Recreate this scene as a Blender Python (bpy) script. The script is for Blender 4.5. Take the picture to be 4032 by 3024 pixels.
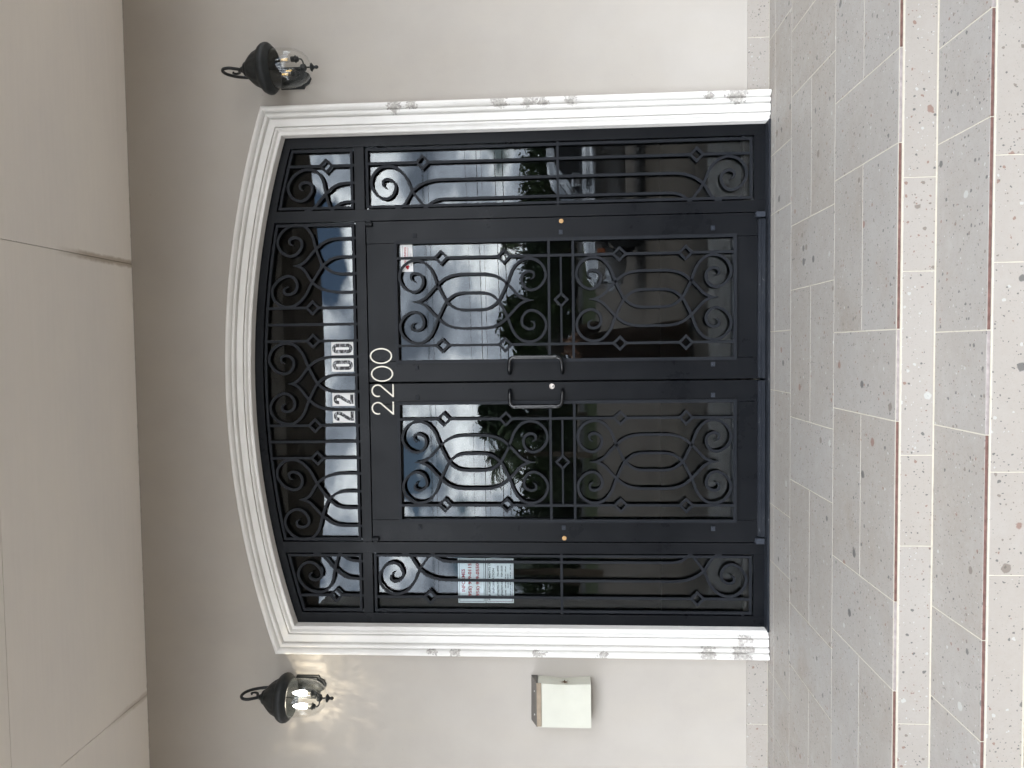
import bpy, bmesh, math, random
from mathutils import Vector, Matrix
random.seed(7)
sc = bpy.context.scene
COL = sc.collection
PI = math.pi
for o in list(bpy.data.objects): bpy.data.objects.remove(o)

# ------------------------------------------------------------------ camera
# The photograph was taken with the phone on its side: world up points to the picture's left.
CAM = Vector((0.188, -4.303, 1.142))
yaw, pit, rol = (math.radians(a) for a in (2.68, 3.64, -0.573))
fw = Vector((-math.sin(yaw)*math.cos(pit), math.cos(yaw)*math.cos(pit), math.sin(pit)))
r0 = Vector((math.cos(yaw), math.sin(yaw), 0)); u0 = r0.cross(fw)
rt = math.cos(rol)*r0 + math.sin(rol)*u0
up = -math.sin(rol)*r0 + math.cos(rol)*u0
cd = bpy.data.cameras.new('camera'); cam = bpy.data.objects.new('camera', cd); COL.objects.link(cam)
M = Matrix((-up, rt, -fw)).transposed().to_4x4(); M.translation = CAM
cam.matrix_world = M
cd.sensor_fit = 'HORIZONTAL'; cd.sensor_width = 36.0; cd.lens = 36.0*3000/4032
cd.clip_start = 0.02; cd.clip_end = 3000
sc.camera = cam

# ------------------------------------------------------------------ sky and sun
SUN_EL, SUN_AZ = math.radians(62), math.radians(35)     # sun stands behind the building, veiled by cloud
w = bpy.data.worlds.new('World'); sc.world = w; w.use_nodes = True
nt = w.node_tree; nt.nodes.clear()
def N(t, k, **kw):
    n = t.nodes.new(k)
    for a, v in kw.items(): setattr(n, a, v)
    return n
def L(t, a, b): t.links.new(a, b)
out = N(nt, 'ShaderNodeOutputWorld'); bg = N(nt, 'ShaderNodeBackground'); bg.inputs['Strength'].default_value = 0.1
sky = N(nt, 'ShaderNodeTexSky', sky_type='NISHITA'); sky.sun_disc = False
sky.sun_elevation = SUN_EL; sky.sun_rotation = SUN_AZ; sky.air_density = 1.0; sky.dust_density = 2.0
tc = N(nt, 'ShaderNodeTexCoord'); 
cv = N(nt, 'ShaderNodeMapping'); cv.inputs['Scale'].default_value = (1, 1, 1.75); cv.inputs['Location'].default_value = (1.3, .4, 2.2)
L(nt, tc.outputs['Generated'], cv.inputs[0])
n1 = N(nt, 'ShaderNodeTexNoise'); n1.inputs['Scale'].default_value = 4.2; n1.inputs['Detail'].default_value = 7; n1.inputs['Roughness'].default_value = 0.55
n2 = N(nt, 'ShaderNodeTexNoise'); n2.inputs['Scale'].default_value = 6.5; n2.inputs['Detail'].default_value = 7; n2.inputs['Roughness'].default_value = 0.55
for n in (n1, n2): L(nt, cv.outputs[0], n.inputs['Vector'])
m1 = N(nt, 'ShaderNodeMapRange', interpolation_type='SMOOTHSTEP'); L(nt, n1.outputs[0], m1.inputs[0]); m1.inputs[1].default_value = 0.38; m1.inputs[2].default_value = 0.45
rmp = N(nt, 'ShaderNodeValToRGB'); L(nt, n2.outputs[0], rmp.inputs[0])
e = rmp.color_ramp.elements
e[0].position = 0.36; e[0].color = (4.2, 4.8, 5.8, 1)
e[1].position = 0.64; e[1].color = (36, 36, 35.5, 1)
e2 = rmp.color_ramp.elements.new(0.5); e2.color = (12, 12.8, 14.2, 1)
mx = N(nt, 'ShaderNodeMix', data_type='RGBA'); L(nt, m1.outputs[0], mx.inputs[0]); L(nt, sky.outputs[0], mx.inputs[6]); L(nt, rmp.outputs[0], mx.inputs[7])
L(nt, mx.outputs[2], bg.inputs['Color']); L(nt, bg.outputs[0], out.inputs[0])
sl = bpy.data.lights.new('sun', 'SUN'); sl.energy = 1.5; sl.angle = math.radians(14); sl.color = (1.0, 0.96, 0.9)
so = bpy.data.objects.new('sun', sl); COL.objects.link(so)
sd = Vector((math.sin(SUN_AZ)*math.cos(SUN_EL), math.cos(SUN_AZ)*math.cos(SUN_EL), math.sin(SUN_EL)))
so.rotation_euler = sd.to_track_quat('Z', 'Y').to_euler(); so.location = sd*40
sc.view_settings.view_transform = 'Standard'; sc.view_settings.look = 'None'
sc.view_settings.gamma = 1; sc.view_settings.use_curve_mapping = False
sc.view_settings.exposure = 1.88
sc.render.engine = 'CYCLES'
sc.cycles.max_bounces = 6; sc.cycles.diffuse_bounces = 4; sc.cycles.transparent_max_bounces = 12; sc.cycles.glossy_bounces = 3
sc.cycles.sample_clamp_indirect = 8; sc.cycles.use_adaptive_sampling = True; sc.cycles.adaptive_threshold = 0.02

# ------------------------------------------------------------------ materials
MATS = {}
def mat(name):
    m = bpy.data.materials.new(name); m.use_nodes = True; t = m.node_tree
    b = t.nodes['Principled BSDF']; MATS[name] = m
    return m, t, b
def noise(t, scale, detail=4, rough=.55, coord='Object', dist=0, vec=None):
    n = N(t, 'ShaderNodeTexNoise'); n.inputs['Scale'].default_value = scale; n.inputs['Detail'].default_value = detail
    n.inputs['Roughness'].default_value = rough; n.inputs['Distortion'].default_value = dist
    if vec is None:
        c = N(t, 'ShaderNodeTexCoord'); vec = c.outputs[coord]
    L(t, vec, n.inputs['Vector'])
    return n
def scaled(t, sx, sy, sz, coord='Object'):
    c = N(t, 'ShaderNodeTexCoord'); m = N(t, 'ShaderNodeMapping'); m.inputs['Scale'].default_value = (sx, sy, sz)
    L(t, c.outputs[coord], m.inputs[0]); return m.outputs[0]
def mrange(t, s, a, b, c=0, d=1, smooth=False):
    m = N(t, 'ShaderNodeMapRange')
    if smooth: m.interpolation_type = 'SMOOTHSTEP'
    L(t, s, m.inputs[0])
    for i, v in enumerate((a, b, c, d)): m.inputs[i+1].default_value = v
    return m.outputs[0]
def math_(t, op, a, b):
    m = N(t, 'ShaderNodeMath', operation=op)
    for i, v in enumerate((a, b)):
        if hasattr(v, 'links'): L(t, v, m.inputs[i])
        else: m.inputs[i].default_value = v
    return m.outputs[0]
def mixc(t, f, a, b, blend='MIX'):
    m = N(t, 'ShaderNodeMix', data_type='RGBA', blend_type=blend)
    if hasattr(f, 'links'): L(t, f, m.inputs[0])
    else: m.inputs[0].default_value = f
    for i, v in ((6, a), (7, b)):
        if hasattr(v, 'links'): L(t, v, m.inputs[i])
        else: m.inputs[i].default_value = (*v, 1) if len(v) == 3 else v
    return m.outputs[2]
def bump(t, b, h, strength=.2, dist=.002):
    n = N(t, 'ShaderNodeBump'); n.inputs['Strength'].default_value = strength; n.inputs['Distance'].default_value = dist
    L(t, h, n.inputs['Height']); L(t, n.outputs[0], b.inputs['Normal'])
def rgb(b, c, rough=.6, spec=.5, metal=0):
    b.inputs['Base Color'].default_value = (*c, 1); b.inputs['Roughness'].default_value = rough
    b.inputs['Specular IOR Level'].default_value = spec; b.inputs['Metallic'].default_value = metal
def plain(name, c, rough=.6, spec=.5, metal=0, var=.12, scale=30):
    m, t, b = mat(name); rgb(b, c, rough, spec, metal)
    n = noise(t, scale, 5)
    L(t, mixc(t, mrange(t, n.outputs[0], .3, .7), [v*(1-var) for v in c], [min(1, v*(1+var)) for v in c]), b.inputs['Base Color'])
    return m

# stucco wall
m, t, b = mat('stucco'); rgb(b, (.6, .57, .53), .85, .25)
a = noise(t, .9, 6, .6); c = noise(t, 5.5, 5, .6, vec=scaled(t, 1, 1, .45)); d = noise(t, 160, 3, .6); g = noise(t, 26, 3)
c1 = mixc(t, mrange(t, a.outputs[0], .3, .7), (.362, .335, .302), (.428, .402, .368))
c2 = mixc(t, mrange(t, c.outputs[0], .42, .72, 0, .5), c1, (.41, .378, .332))
c3 = mixc(t, mrange(t, g.outputs[0], .72, .80, 0, .30), c2, (.27, .245, .215))
L(t, c3, b.inputs['Base Color'])
h = math_(t, 'ADD', d.outputs[0], math_(t, 'MULTIPLY', g.outputs[0], .8)); bump(t, b, h, .25, .0016)
# white painted cast moulding with worn patches
m, t, b = mat('moulding'); rgb(b, (.8, .79, .76), .75, .3)
geo = N(t, 'ShaderNodeNewGeometry'); a = noise(t, 75, 5, .7, vec=geo.outputs['Position'])
PATCH = [(1.53, 2.04, .06), (1.535, 1.46, .05), (1.535, 1.30, .055), (1.535, 1.22, .045), (1.535, 1.07, .04), (1.535, .32, .04), (1.535, .18, .075), (1.54, 1.95, .035),
         (-1.535, 1.76, .035), (-1.535, 1.88, .03), (-1.535, 1.28, .04), (-1.535, .92, .03), (-1.535, .33, .065), (-1.535, .16, .08), (-1.45, .14, .045), (-1.5, .10, .03)]
wn_ = noise(t, 22, 4, .65, vec=geo.outputs['Position']); wv_ = N(t, 'ShaderNodeVectorMath', operation='MULTIPLY_ADD')
L(t, wn_.outputs['Color'], wv_.inputs[0]); wv_.inputs[1].default_value = (.05, .0, .16); L(t, geo.outputs['Position'], wv_.inputs[2])
acc = None
for px, pz, pr in PATCH:
    v = N(t, 'ShaderNodeVectorMath', operation='DISTANCE'); L(t, wv_.outputs[0], v.inputs[0]); v.inputs[1].default_value = (px+.025, -.08, pz+.08)
    s = mrange(t, v.outputs['Value'], pr*1.3, pr*.5, 0, 1)
    acc = s if acc is None else math_(t, 'MAXIMUM', acc, s)
f = mrange(t, math_(t, 'MULTIPLY', acc, a.outputs[0]),   .33, .42)
sp = noise(t, 38, 4, .7, vec=geo.outputs['Position']); spk = mrange(t, sp.outputs[0], .735, .75, 0, .55)
big = noise(t, 3.5, 5, .6, vec=geo.outputs['Position'])
base = mixc(t, mrange(t, big.outputs[0], .35, .7), (.735, .725, .70), (.665, .65, .62))
gr = noise(t, 300, 2, .5, vec=geo.outputs['Position'])
base = mixc(t, f, base, mixc(t, mrange(t, a.outputs[0], .45, .6), (.50, .48, .45), (.33, .31, .29)))
base = mixc(t, spk, base, (.4, .38, .36)); L(t, base, b.inputs['Base Color'])
bump(t, b, math_(t, 'SUBTRACT', math_(t, 'ADD', gr.outputs[0], math_(t, 'MULTIPLY', sp.outputs[0], .6)), math_(t, 'MULTIPLY', f, 1.2)), .35, .002)
# ceiling boards
m, t, b = mat('ceiling'); rgb(b, (.62, .6, .57), .85, .2)
a = noise(t, 1.6, 6, .65, vec=scaled(t, .6, 1, 1)); s = noise(t, 7, 3, .6, vec=scaled(t, .25, 6, 1)); g = noise(t, 130, 2)
c1 = mixc(t, mrange(t, a.outputs[0], .3, .72), (.80, .77, .74), (.87, .83, .77))
c1 = mixc(t, mrange(t, s.outputs[0], .3, .8, 0, .4), c1, (.89, .85, .81))
geo = N(t, 'ShaderNodeNewGeometry'); sx = N(t, 'ShaderNodeSeparateXYZ'); L(t, geo.outputs['Position'], sx.inputs[0]); sn = noise(t, 14, 4, .7, vec=geo.outputs['Position'])
for jx, amt, y0_ in ((.70, .8, -.55), (-1.826, .45, -.3)):
    q = math_(t, 'ABSOLUTE', math_(t, 'SUBTRACT', sx.outputs[0], jx), 0); q = mrange(t, math_(t, 'SUBTRACT', q, math_(t, 'MULTIPLY', sn.outputs[0], .03)), .012, -.004, 0, amt)
    q = math_(t, 'MULTIPLY', q, mrange(t, sx.outputs[1], y0_-.15, y0_+.1)); c1 = mixc(t, q, c1, (.42, .36, .29))
L(t, c1, b.inputs['Base Color']); bump(t, b, math_(t, 'ADD', s.outputs[0], math_(t, 'MULTIPLY', g.outputs[0], .3)), .3, .002)
# stained joint strip of the ceiling
plain('joint_stain', (.36, .31, .25), .9, .2, var=.35, scale=9)
plain('grout', (.50, .465, .39), .9, .2, var=.07, scale=60)
plain('tile_body', (.14, .08, .068), .85, .2, var=.3, scale=45)
plain('tile_edge_pale', (.30, .265, .255), .85, .2, var=.2, scale=45)
# speckled stone tile
def tile_mat(name, tone):
    m, t, b = mat(name); rgb(b, (.45, .43, .41), .55, .35)
    tc = N(t, 'ShaderNodeTexCoord'); oi = N(t, 'ShaderNodeObjectInfo')
    off = N(t, 'ShaderNodeVectorMath', operation='MULTIPLY_ADD')
    cb = N(t, 'ShaderNodeCombineXYZ')
    for i, k in enumerate((37., 51., 19.)): L(t, math_(t, 'MULTIPLY', oi.outputs['Random'], k), cb.inputs[i])
    add = N(t, 'ShaderNodeVectorMath', operation='ADD'); L(t, tc.outputs['Object'], add.inputs[0]); L(t, cb.outputs[0], add.inputs[1])
    P = add.outputs[0]
    wob = noise(t, 90, 2, .5, vec=P); wv = N(t, 'ShaderNodeVectorMath', operation='MULTIPLY_ADD')
    L(t, wob.outputs['Color'], wv.inputs[0]); wv.inputs[1].default_value = (.010,)*3; L(t, P, wv.inputs[2])
    Q = wv.outputs[0]
    a = noise(t, 4.5, 5, .6, vec=P); fine = noise(t, 55, 4, .7, vec=P); mid = noise(t, 17, 4, .6, vec=P)
    c = mixc(t, mrange(t, a.outputs[0], .3, .72), (.485*tone, .465*tone, .438*tone), (.44*tone, .405*tone, .365*tone))
    # each tile a little warmer or cooler than its neighbour
    c = mixc(t, mrange(t, oi.outputs['Random'], 0, 1, 0, .6), c, (.44*tone, .395*tone, .34*tone))
    br = math_(t, 'MULTIPLY', mrange(t, a.outputs[0], .52, .75), mrange(t, math_(t, 'FRACT', math_(t, 'MULTIPLY', oi.outputs['Random'], 7.3), 0), .35, .8, 0, .8))
    c = mixc(t, br, c, (.35*tone, .285*tone, .22*tone))
    c = mixc(t, mrange(t, fine.outputs[0], .35, .7, 0, .35), c, (.53*tone, .52*tone, .50*tone))
    dk = noise(t, 210, 3, .65, vec=P); c = mixc(t, mrange(t, dk.outputs[0], .62, .70, 0, .55), c, (.16*tone, .14*tone, .125*tone))
    cl = noise(t, 9, 4, .6, vec=P); c = mixc(t, mrange(t, cl.outputs[0], .5, .75, 0, .5), c, (.56*tone, .545*tone, .52*tone))
    if name == 'riser_tile': c = mixc(t, .45, c, (.50*tone, .45*tone, .395*tone))
    for sc_, thr, keep in ((46., .30, .45), (100., .32, .40), (15., .27, .66)):
        v = N(t, 'ShaderNodeTexVoronoi'); v.inputs['Scale'].default_value = sc_; L(t, Q, v.inputs['Vector'])
        sx = N(t, 'ShaderNodeSeparateColor'); L(t, v.outputs['Color'], sx.inputs[0])
        size = mrange(t, sx.outputs[0], keep, 1, 0, thr)
        k = mrange(t, math_(t, 'SUBTRACT', size, v.outputs['Distance']), -.01, .03)
        cr = N(t, 'ShaderNodeValToRGB'); L(t, sx.outputs[1], cr.inputs[0]); cr.color_ramp.interpolation = 'CONSTANT'
        E_ = cr.color_ramp.elements; E_[0].position = 0; E_[0].color = (.055, .056, .058, 1); E_[1].position = .42; E_[1].color = (.14, .115, .095, 1)
        x = E_.new(.66); x.color = (.19, .10, .075, 1); x = E_.new(.84); x.color = (.42, .42, .40, 1)
        c = mixc(t, math_(t, 'MULTIPLY', k, .72), c, cr.outputs[0])
    L(t, c, b.inputs['Base Color'])
    L(t, mrange(t, mid.outputs[0], .3, .7, .48, .66), b.inputs['Roughness'])
    bump(t, b, fine.outputs[0], .12, .001)
    return m
tile_mat('tile', .62); tile_mat('riser_tile', .66)
# black painted steel
def steel(name, c=.006, rough=.3, wear=.0):
    m, t, b = mat(name); rgb(b, (c, c*1.03, c*1.08), rough, .14)
    a = noise(t, 3, 5, .65); s = noise(t, 60, 3, .6, vec=scaled(t, 1, 1, .08)); wv = noise(t, 45, 5, .75)
    L(t, mrange(t, a.outputs[0], .3, .75, rough-.08, rough+.14), b.inputs['Roughness'])
    col = mixc(t, mrange(t, a.outputs[0], .35, .75), (c*.75, c*.9, c*1.2), (c*1.3, c*1.45, c*1.75))
    col = mixc(t, mrange(t, wv.outputs[0], .73-wear, .76-wear, 0, .5), col, (.2, .2, .2))
    L(t, col, b.inputs['Base Color']); bump(t, b, math_(t, 'ADD', s.outputs[0], a.outputs[0]), .08, .002)
    return m
steel('steel'); steel('steel_worn', .018, .36, .10); steel('iron', .012, .42)
steel('bracket', .035, .45, .06)
plain('lamp_iron', (.010, .012, .0125), .5, .35, var=.35, scale=40)
plain('handle', (.006, .0065, .008), .2, .6, var=.2, scale=20)
plain('cream_numeral', (.82, .78, .68), .45, .5, var=.05)
plain('paper', (.86, .86, .85), .8, .2, var=.03, scale=6)
plain('red_ink', (.42, .02, .03), .7, .2, var=.1)
plain('dark_ink', (.03, .03, .035), .7, .2, var=.1)
plain('wine_ink', (.16, .04, .06), .7, .2, var=.1)
plain('pale_ink', (.42, .40, .42), .7, .2, var=.1)
m, t, b = mat('worn_ink'); rgb(b, (.03, .03, .03), .6)
a = noise(t, 95, 4, .7, vec=scaled(t, .55, 1, 1.3)); L(t, mixc(t, mrange(t, a.outputs[0], .53, .58), (.025, .025, .028), (.42, .43, .45)), b.inputs['Base Color'])
plain('brass', (.25, .20, .145), .4, .5, .3, var=.15, scale=25)
plain('gold_cap', (.42, .25, .10), .4, .5, .2, var=.08)
plain('lock_steel', (.55, .50, .46), .3, .5, .3, var=.06)
plain('mailbox_paint', (.52, .52, .45), .38, .5, var=.04, scale=8)
plain('mailbox_lid', (.09, .082, .074), .45, .5, var=.15, scale=20)
plain('rust', (.10, .06, .035), .8, .2, var=.4, scale=60)
# glass of doors and side lights
def pane_glass(name, ior, tint, refl=(.93, .97, 1), wob=0.0):
    m = bpy.data.materials.new(name); m.use_nodes = True; t = m.node_tree; t.nodes.clear(); MATS[name] = m
    o = N(t, 'ShaderNodeOutputMaterial'); mixs = N(t, 'ShaderNodeMixShader'); lw = N(t, 'ShaderNodeLayerWeight'); lw.inputs[0].default_value = .5; f0 = ((ior-1)/(ior+1))**2
    ff = math_(t, 'ADD', math_(t, 'MULTIPLY', math_(t, 'POWER', lw.outputs['Facing'], 5.), 1-f0), f0)
    tr = N(t, 'ShaderNodeBsdfTransparent'); tr.inputs[0].default_value = (*tint, 1)
    gl = N(t, 'ShaderNodeBsdfGlossy'); gl.inputs['Roughness'].default_value = 0.0; gl.inputs['Color'].default_value = (*refl, 1)
    L(t, ff, mixs.inputs[0]); L(t, tr.outputs[0], mixs.inputs[1]); L(t, gl.outputs[0], mixs.inputs[2]); L(t, mixs.outputs[0], o.inputs[0])
    if wob:
        n = noise(t, 5 if wob < .1 else 28, 2, .5); bp = N(t, 'ShaderNodeBump'); bp.inputs['Strength'].default_value = wob; bp.inputs['Distance'].default_value = .0015 if wob < .1 else .004
        L(t, n.outputs[0], bp.inputs['Height']); L(t, bp.outputs[0], gl.inputs['Normal']); L(t, bp.outputs[0], lw.inputs['Normal'])
    return m
pane_glass('tinted_glass', 1.47, (.84, .875, .89))
pane_glass('lamp_glass', 1.45, (.975, .975, .965), wob=.12)
pane_glass('bulb_glass', 1.5, (.9, .9, .9))
m = bpy.data.materials.new('bulb_lit'); m.use_nodes = True; t = m.node_tree; t.nodes.clear(); MATS['bulb_lit'] = m
o_ = N(t, 'ShaderNodeOutputMaterial'); em = N(t, 'ShaderNodeEmission'); em.inputs[0].default_value = (1, .97, .88, 1); em.inputs[1].default_value = 9; ms = N(t, 'ShaderNodeMixShader'); tb = N(t, 'ShaderNodeBsdfTransparent'); ms.inputs[0].default_value = .5; L(t, tb.outputs[0], ms.inputs[1]); L(t, em.outputs[0], ms.inputs[2]); L(t, ms.outputs[0], o_.inputs[0])
m = bpy.data.materials.new('filament'); m.use_nodes = True; t = m.node_tree; t.nodes.clear(); MATS['filament'] = m
o_ = N(t, 'ShaderNodeOutputMaterial'); em = N(t, 'ShaderNodeEmission'); em.inputs[0].default_value = (1, .66, .22, 1); em.inputs[1].default_value = .5; L(t, em.outputs[0], o_.inputs[0])
# far things
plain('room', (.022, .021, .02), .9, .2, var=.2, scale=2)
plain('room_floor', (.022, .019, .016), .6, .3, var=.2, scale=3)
plain('ground', (.16, .135, .11), .95, .15, var=.25, scale=.6)
plain('driveway', (.08, .067, .054), .9, .2, var=.22, scale=1.4)
plain('road', (.055, .055, .055), .9, .2, var=.15, scale=2)
plain('grass', (.032, .04, .017), .95, .1, var=.35, scale=2.5)
def leafmat(name, c):
    m, t, b = mat(name); rgb(b, c, .7, .3)
    n = noise(t, 1.3, 3); L(t, mixc(t, mrange(t, n.outputs[0], .3, .7), [v*.6 for v in c], [v*1.35 for v in c]), b.inputs['Base Color'])
leafmat('leaf', (.035, .055, .018)); leafmat('leaf_dark', (.02, .036, .014)); leafmat('palm_leaf', (.05, .075, .03))
plain('bark', (.09, .07, .05), .95, .1, var=.3, scale=8)
plain('car_silver', (.42, .44, .47), .25, .6, .6, var=.02)
plain('car_glass', (.02, .022, .025), .05, .7, var=.02)
plain('tyre', (.018, .018, .018), .85, .2, var=.1)
plain('rim', (.45, .45, .46), .3, .5, .8, var=.05)
plain('trim', (.03, .03, .03), .5, .4, var=.05)
plain('chrome', (.7, .7, .7), .15, .5, .9, var=.03)
plain('lamp_amber', (.25, .08, .03), .2, .5, var=.05)
plain('skin', (.42, .25, .17), .6, .4, var=.08)
plain('robe', (.055, .037, .026), .9, .15, var=.25, scale=12)
plain('hair', (.03, .02, .015), .6, .3, var=.2)
plain('wood_pole', (.12, .09, .065), .95, .1, var=.2)
plain('cable', (.015, .015, .015), .7, .2, var=.05)

# ------------------------------------------------------------------ mesh helpers
WORLD = {}
def adopt(o, parent):
    o.parent = parent; o.matrix_parent_inverse = WORLD[parent.name].inverted()
class MB:
    def __init__(s): s.v = []; s.f = []; s.sm = []
    def add(s, vs, fs, smooth=False):
        n = len(s.v); s.v += [tuple(p) for p in vs]; s.f += [tuple(i+n for i in f) for f in fs]; s.sm += [smooth]*len(fs); return s
    def box(s, x0, x1, y0, y1, z0, z1, bev=0):
        if bev <= 0:
            return s.add([(x, y, z) for x in (x0, x1) for y in (y0, y1) for z in (z0, z1)], [(0, 1, 3, 2), (4, 6, 7, 5), (0, 4, 5, 1), (2, 3, 7, 6), (0, 2, 6, 4), (1, 5, 7, 3)])
        bm = bmesh.new(); bmesh.ops.create_cube(bm, size=1)
        for v in bm.verts: v.co = Vector(((x0+x1)/2+v.co.x*(x1-x0), (y0+y1)/2+v.co.y*(y1-y0), (z0+z1)/2+v.co.z*(z1-z0)))
        bmesh.ops.bevel(bm, geom=bm.edges[:], offset=bev, segments=1, affect='EDGES'); bm.verts.index_update()
        s.add([v.co for v in bm.verts], [[v.index for v in f.verts] for f in bm.faces]); bm.free(); return s
    def strip(s, pts, wd, y0, y1):
        """flat bar of width wd following the polyline pts [(x,z)], from y0 (front) to y1 (back)"""
        n = len(pts); vs = []
        for i, (x, z) in enumerate(pts):
            a = pts[max(i-1, 0)]; b = pts[min(i+1, n-1)]; dx, dz = b[0]-a[0], b[1]-a[1]; l = math.hypot(dx, dz) or 1
            nx, nz = -dz/l, dx/l; ww = (wd[i] if isinstance(wd, list) else wd)/2
            for yy in (y0, y1):
                vs += [(x+nx*ww, yy, z+nz*ww), (x-nx*ww, yy, z-nz*ww)]
        fs = []
        for i in range(n-1):
            k = 4*i
            fs += [(k, k+1, k+5, k+4), (k+2, k+6, k+7, k+3), (k, k+4, k+6, k+2), (k+1, k+3, k+7, k+5)]
        k = 4*(n-1); fs += [(0, 2, 3, 1), (k, k+1, k+3, k+2)]
        return s.add(vs, fs)
    def prism(s, poly, y0, y1):
        n = len(poly); vs = [(x, y0, z) for x, z in poly] + [(x, y1, z) for x, z in poly]
        return s.add(vs, [tuple(range(n)), tuple(range(2*n-1, n-1, -1))] + [(i, i+n, (i+1) % n+n, (i+1) % n) for i in range(n)])
    def frame(s, outer, inner, y0, y1):
        """closed ring between two polygons of equal count"""
        n = len(outer); vs = [(x, y0, z) for x, z in outer]+[(x, y0, z) for x, z in inner]+[(x, y1, z) for x, z in outer]+[(x, y1, z) for x, z in inner]
        fs = []
        for i in range(n):
            j = (i+1) % n
            fs += [(i, j, n+j, n+i), (2*n+i, 3*n+i, 3*n+j, 2*n+j), (i, 2*n+i, 2*n+j, j), (n+i, n+j, 3*n+j, 3*n+i)]
        return s.add(vs, fs)
    def tube(s, pts, r, seg=12, cap=True):
        pts = [Vector(p) for p in pts]; n = len(pts); ref = None; vs = []
        for i, p in enumerate(pts):
            tg = (pts[min(i+1, n-1)]-pts[max(i-1, 0)]).normalized()
            if ref is None: ref = tg.orthogonal().normalized()
            ref = (ref-tg*ref.dot(tg)).normalized(); bi = tg.cross(ref); rr = r[i] if isinstance(r, (list, tuple)) else r
            vs += [p+(ref*math.cos(2*PI*k/seg)+bi*math.sin(2*PI*k/seg))*rr for k in range(seg)]
        fs = [(i*seg+k, i*seg+(k+1) % seg, (i+1)*seg+(k+1) % seg, (i+1)*seg+k) for i in range(n-1) for k in range(seg)]
        s.add(vs, fs, True)
        if cap: s.add([vs[k] for k in range(seg)]+[vs[-seg+k] for k in range(seg)], [tuple(range(seg-1, -1, -1)), tuple(range(seg, 2*seg))])
        return s
    def lathe(s, prof, cx=0, cy=0, seg=32, rib=0, ribz=None, squash=1):
        vs = []
        for r, z in prof:
            for k in range(seg):
                a = 2*PI*k/seg; rr = r
                if rib and ribz[0] < z < ribz[1]: rr = r*(1+rib*math.cos(a*18))
                vs.append((cx+rr*math.cos(a), cy+rr*math.sin(a)*squash, z))
        return s.add(vs, [(i*seg+k, i*seg+(k+1) % seg, (i+1)*seg+(k+1) % seg, (i+1)*seg+k) for i in range(len(prof)-1) for k in range(seg)], True)
    def build(s, name, material, parent=None, loc=None, center=False):
        me = bpy.data.meshes.new(name)
        off = Vector(loc) if loc else Vector((0, 0, 0))
        if center and s.v:
            xs = list(zip(*s.v)); off = Vector([(min(a)+max(a))/2 for a in xs])
        me.from_pydata([tuple(Vector(p)-off) for p in s.v], [], s.f); me.update()
        bm = bmesh.new(); bm.from_mesh(me); bmesh.ops.recalc_face_normals(bm, faces=bm.faces); bm.to_mesh(me); bm.free()
        for p, q in zip(me.polygons, s.sm): p.use_smooth = q
        me.materials.append(MATS[material])
        o = bpy.data.objects.new(name, me); COL.objects.link(o); o.location = off
        WORLD[o.name] = Matrix.Translation(off)
        if parent: adopt(o, parent)
        return o
def empty(name, loc=(0, 0, 0)):
    o = bpy.data.objects.new(name, None); COL.objects.link(o); o.location = loc; o.empty_display_size = .1
    WORLD[o.name] = Matrix.Translation(loc)
    return o
def tag(o, label, cat, group=None):
    o['label'] = label; o['category'] = cat
    if group: o['group'] = group
    return o
def struct(o): o['kind'] = 'structure'; return o
def crom(p, per=6):
    """Catmull-Rom through 2-D or 3-D points"""
    q = [tuple(2*a-b for a, b in zip(p[0], p[1]))]+list(p)+[tuple(2*a-b for a, b in zip(p[-1], p[-2]))]; r = []
    for i in range(1, len(q)-2):
        for k in range(per):
            u = k/per
            r.append(tuple(.5*(2*b+(c-a)*u+(2*a-5*b+4*c-d)*u*u+(3*b-a-3*c+d)*u**3) for a, b, c, d in zip(q[i-1], q[i], q[i+1], q[i+2])))
    r.append(tuple(p[-1])); return r

# ------------------------------------------------------------------ ground, lot, road
GZ = -0.376
struct(MB().add([(-900, -900, GZ-.012), (900, -900, GZ-.012), (900, 900, GZ-.012), (-900, 900, GZ-.012)], [(0, 1, 2, 3)]).build('ground', 'ground'))
struct(MB().add([(-60, -28, GZ-.006), (60, -28, GZ-.006), (60, -2.0, GZ-.006), (-60, -2.0, GZ-.006)], [(0, 1, 2, 3)]).build('driveway', 'driveway'))
struct(MB().add([(-200, -46, GZ-.006), (200, -46, GZ-.006), (200, -28.05, GZ-.006), (-200, -28.05, GZ-.006)], [(0, 1, 2, 3)]).build('grass_verge', 'grass'))
struct(MB().add([(-300, -58, GZ-.006), (300, -58, GZ-.006), (300, -46.05, GZ-.006), (-300, -46.05, GZ-.006)], [(0, 1, 2, 3)]).build('road', 'road'))

# ------------------------------------------------------------------ porch floor and steps, tile by tile
G = .0017       # half joint
def tilebox(x0, x1, y0, y1, z0, z1, parent, m='tile', name='tile'):
    return MB().box(x0+G, x1-G, y0, y1, z0, z1, .0012).build(name, m, parent, center=True)
porch = struct(MB().box(-5, 5, -1.6305, .30, -.37, -.0009).build('porch_floor', 'grout'))
P_ = .94
def uprights(a):   # left edges of the tall tiles in a row whose pattern starts at a
    return [a+k*P_ for k in range(-6, 6)]
XL, XR = -3.4, 3.4
def band(start, ya, ym, yb, tall_split=False):
    for x in uprights(start):
        x1, x2 = x+.314, x+P_
        if x2 < XL or x > XR: continue
        if tall_split:
            tilebox(x, x1, yb+G, ym-G, -.012, 0, porch); tilebox(x, x1, ym+G, ya-G, -.012, 0, porch)
        else: tilebox(x, x1, yb+G, ya-G, -.012, 0, porch)
        tilebox(x1, x2, yb+G, ym-G, -.012, 0, porch); tilebox(x1, x2, ym+G, ya-G, -.012, 0, porch)
band(.886-P_, -.004, -.149, -.436, True)
band(.456, -.436, -.735, -1.034)
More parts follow.
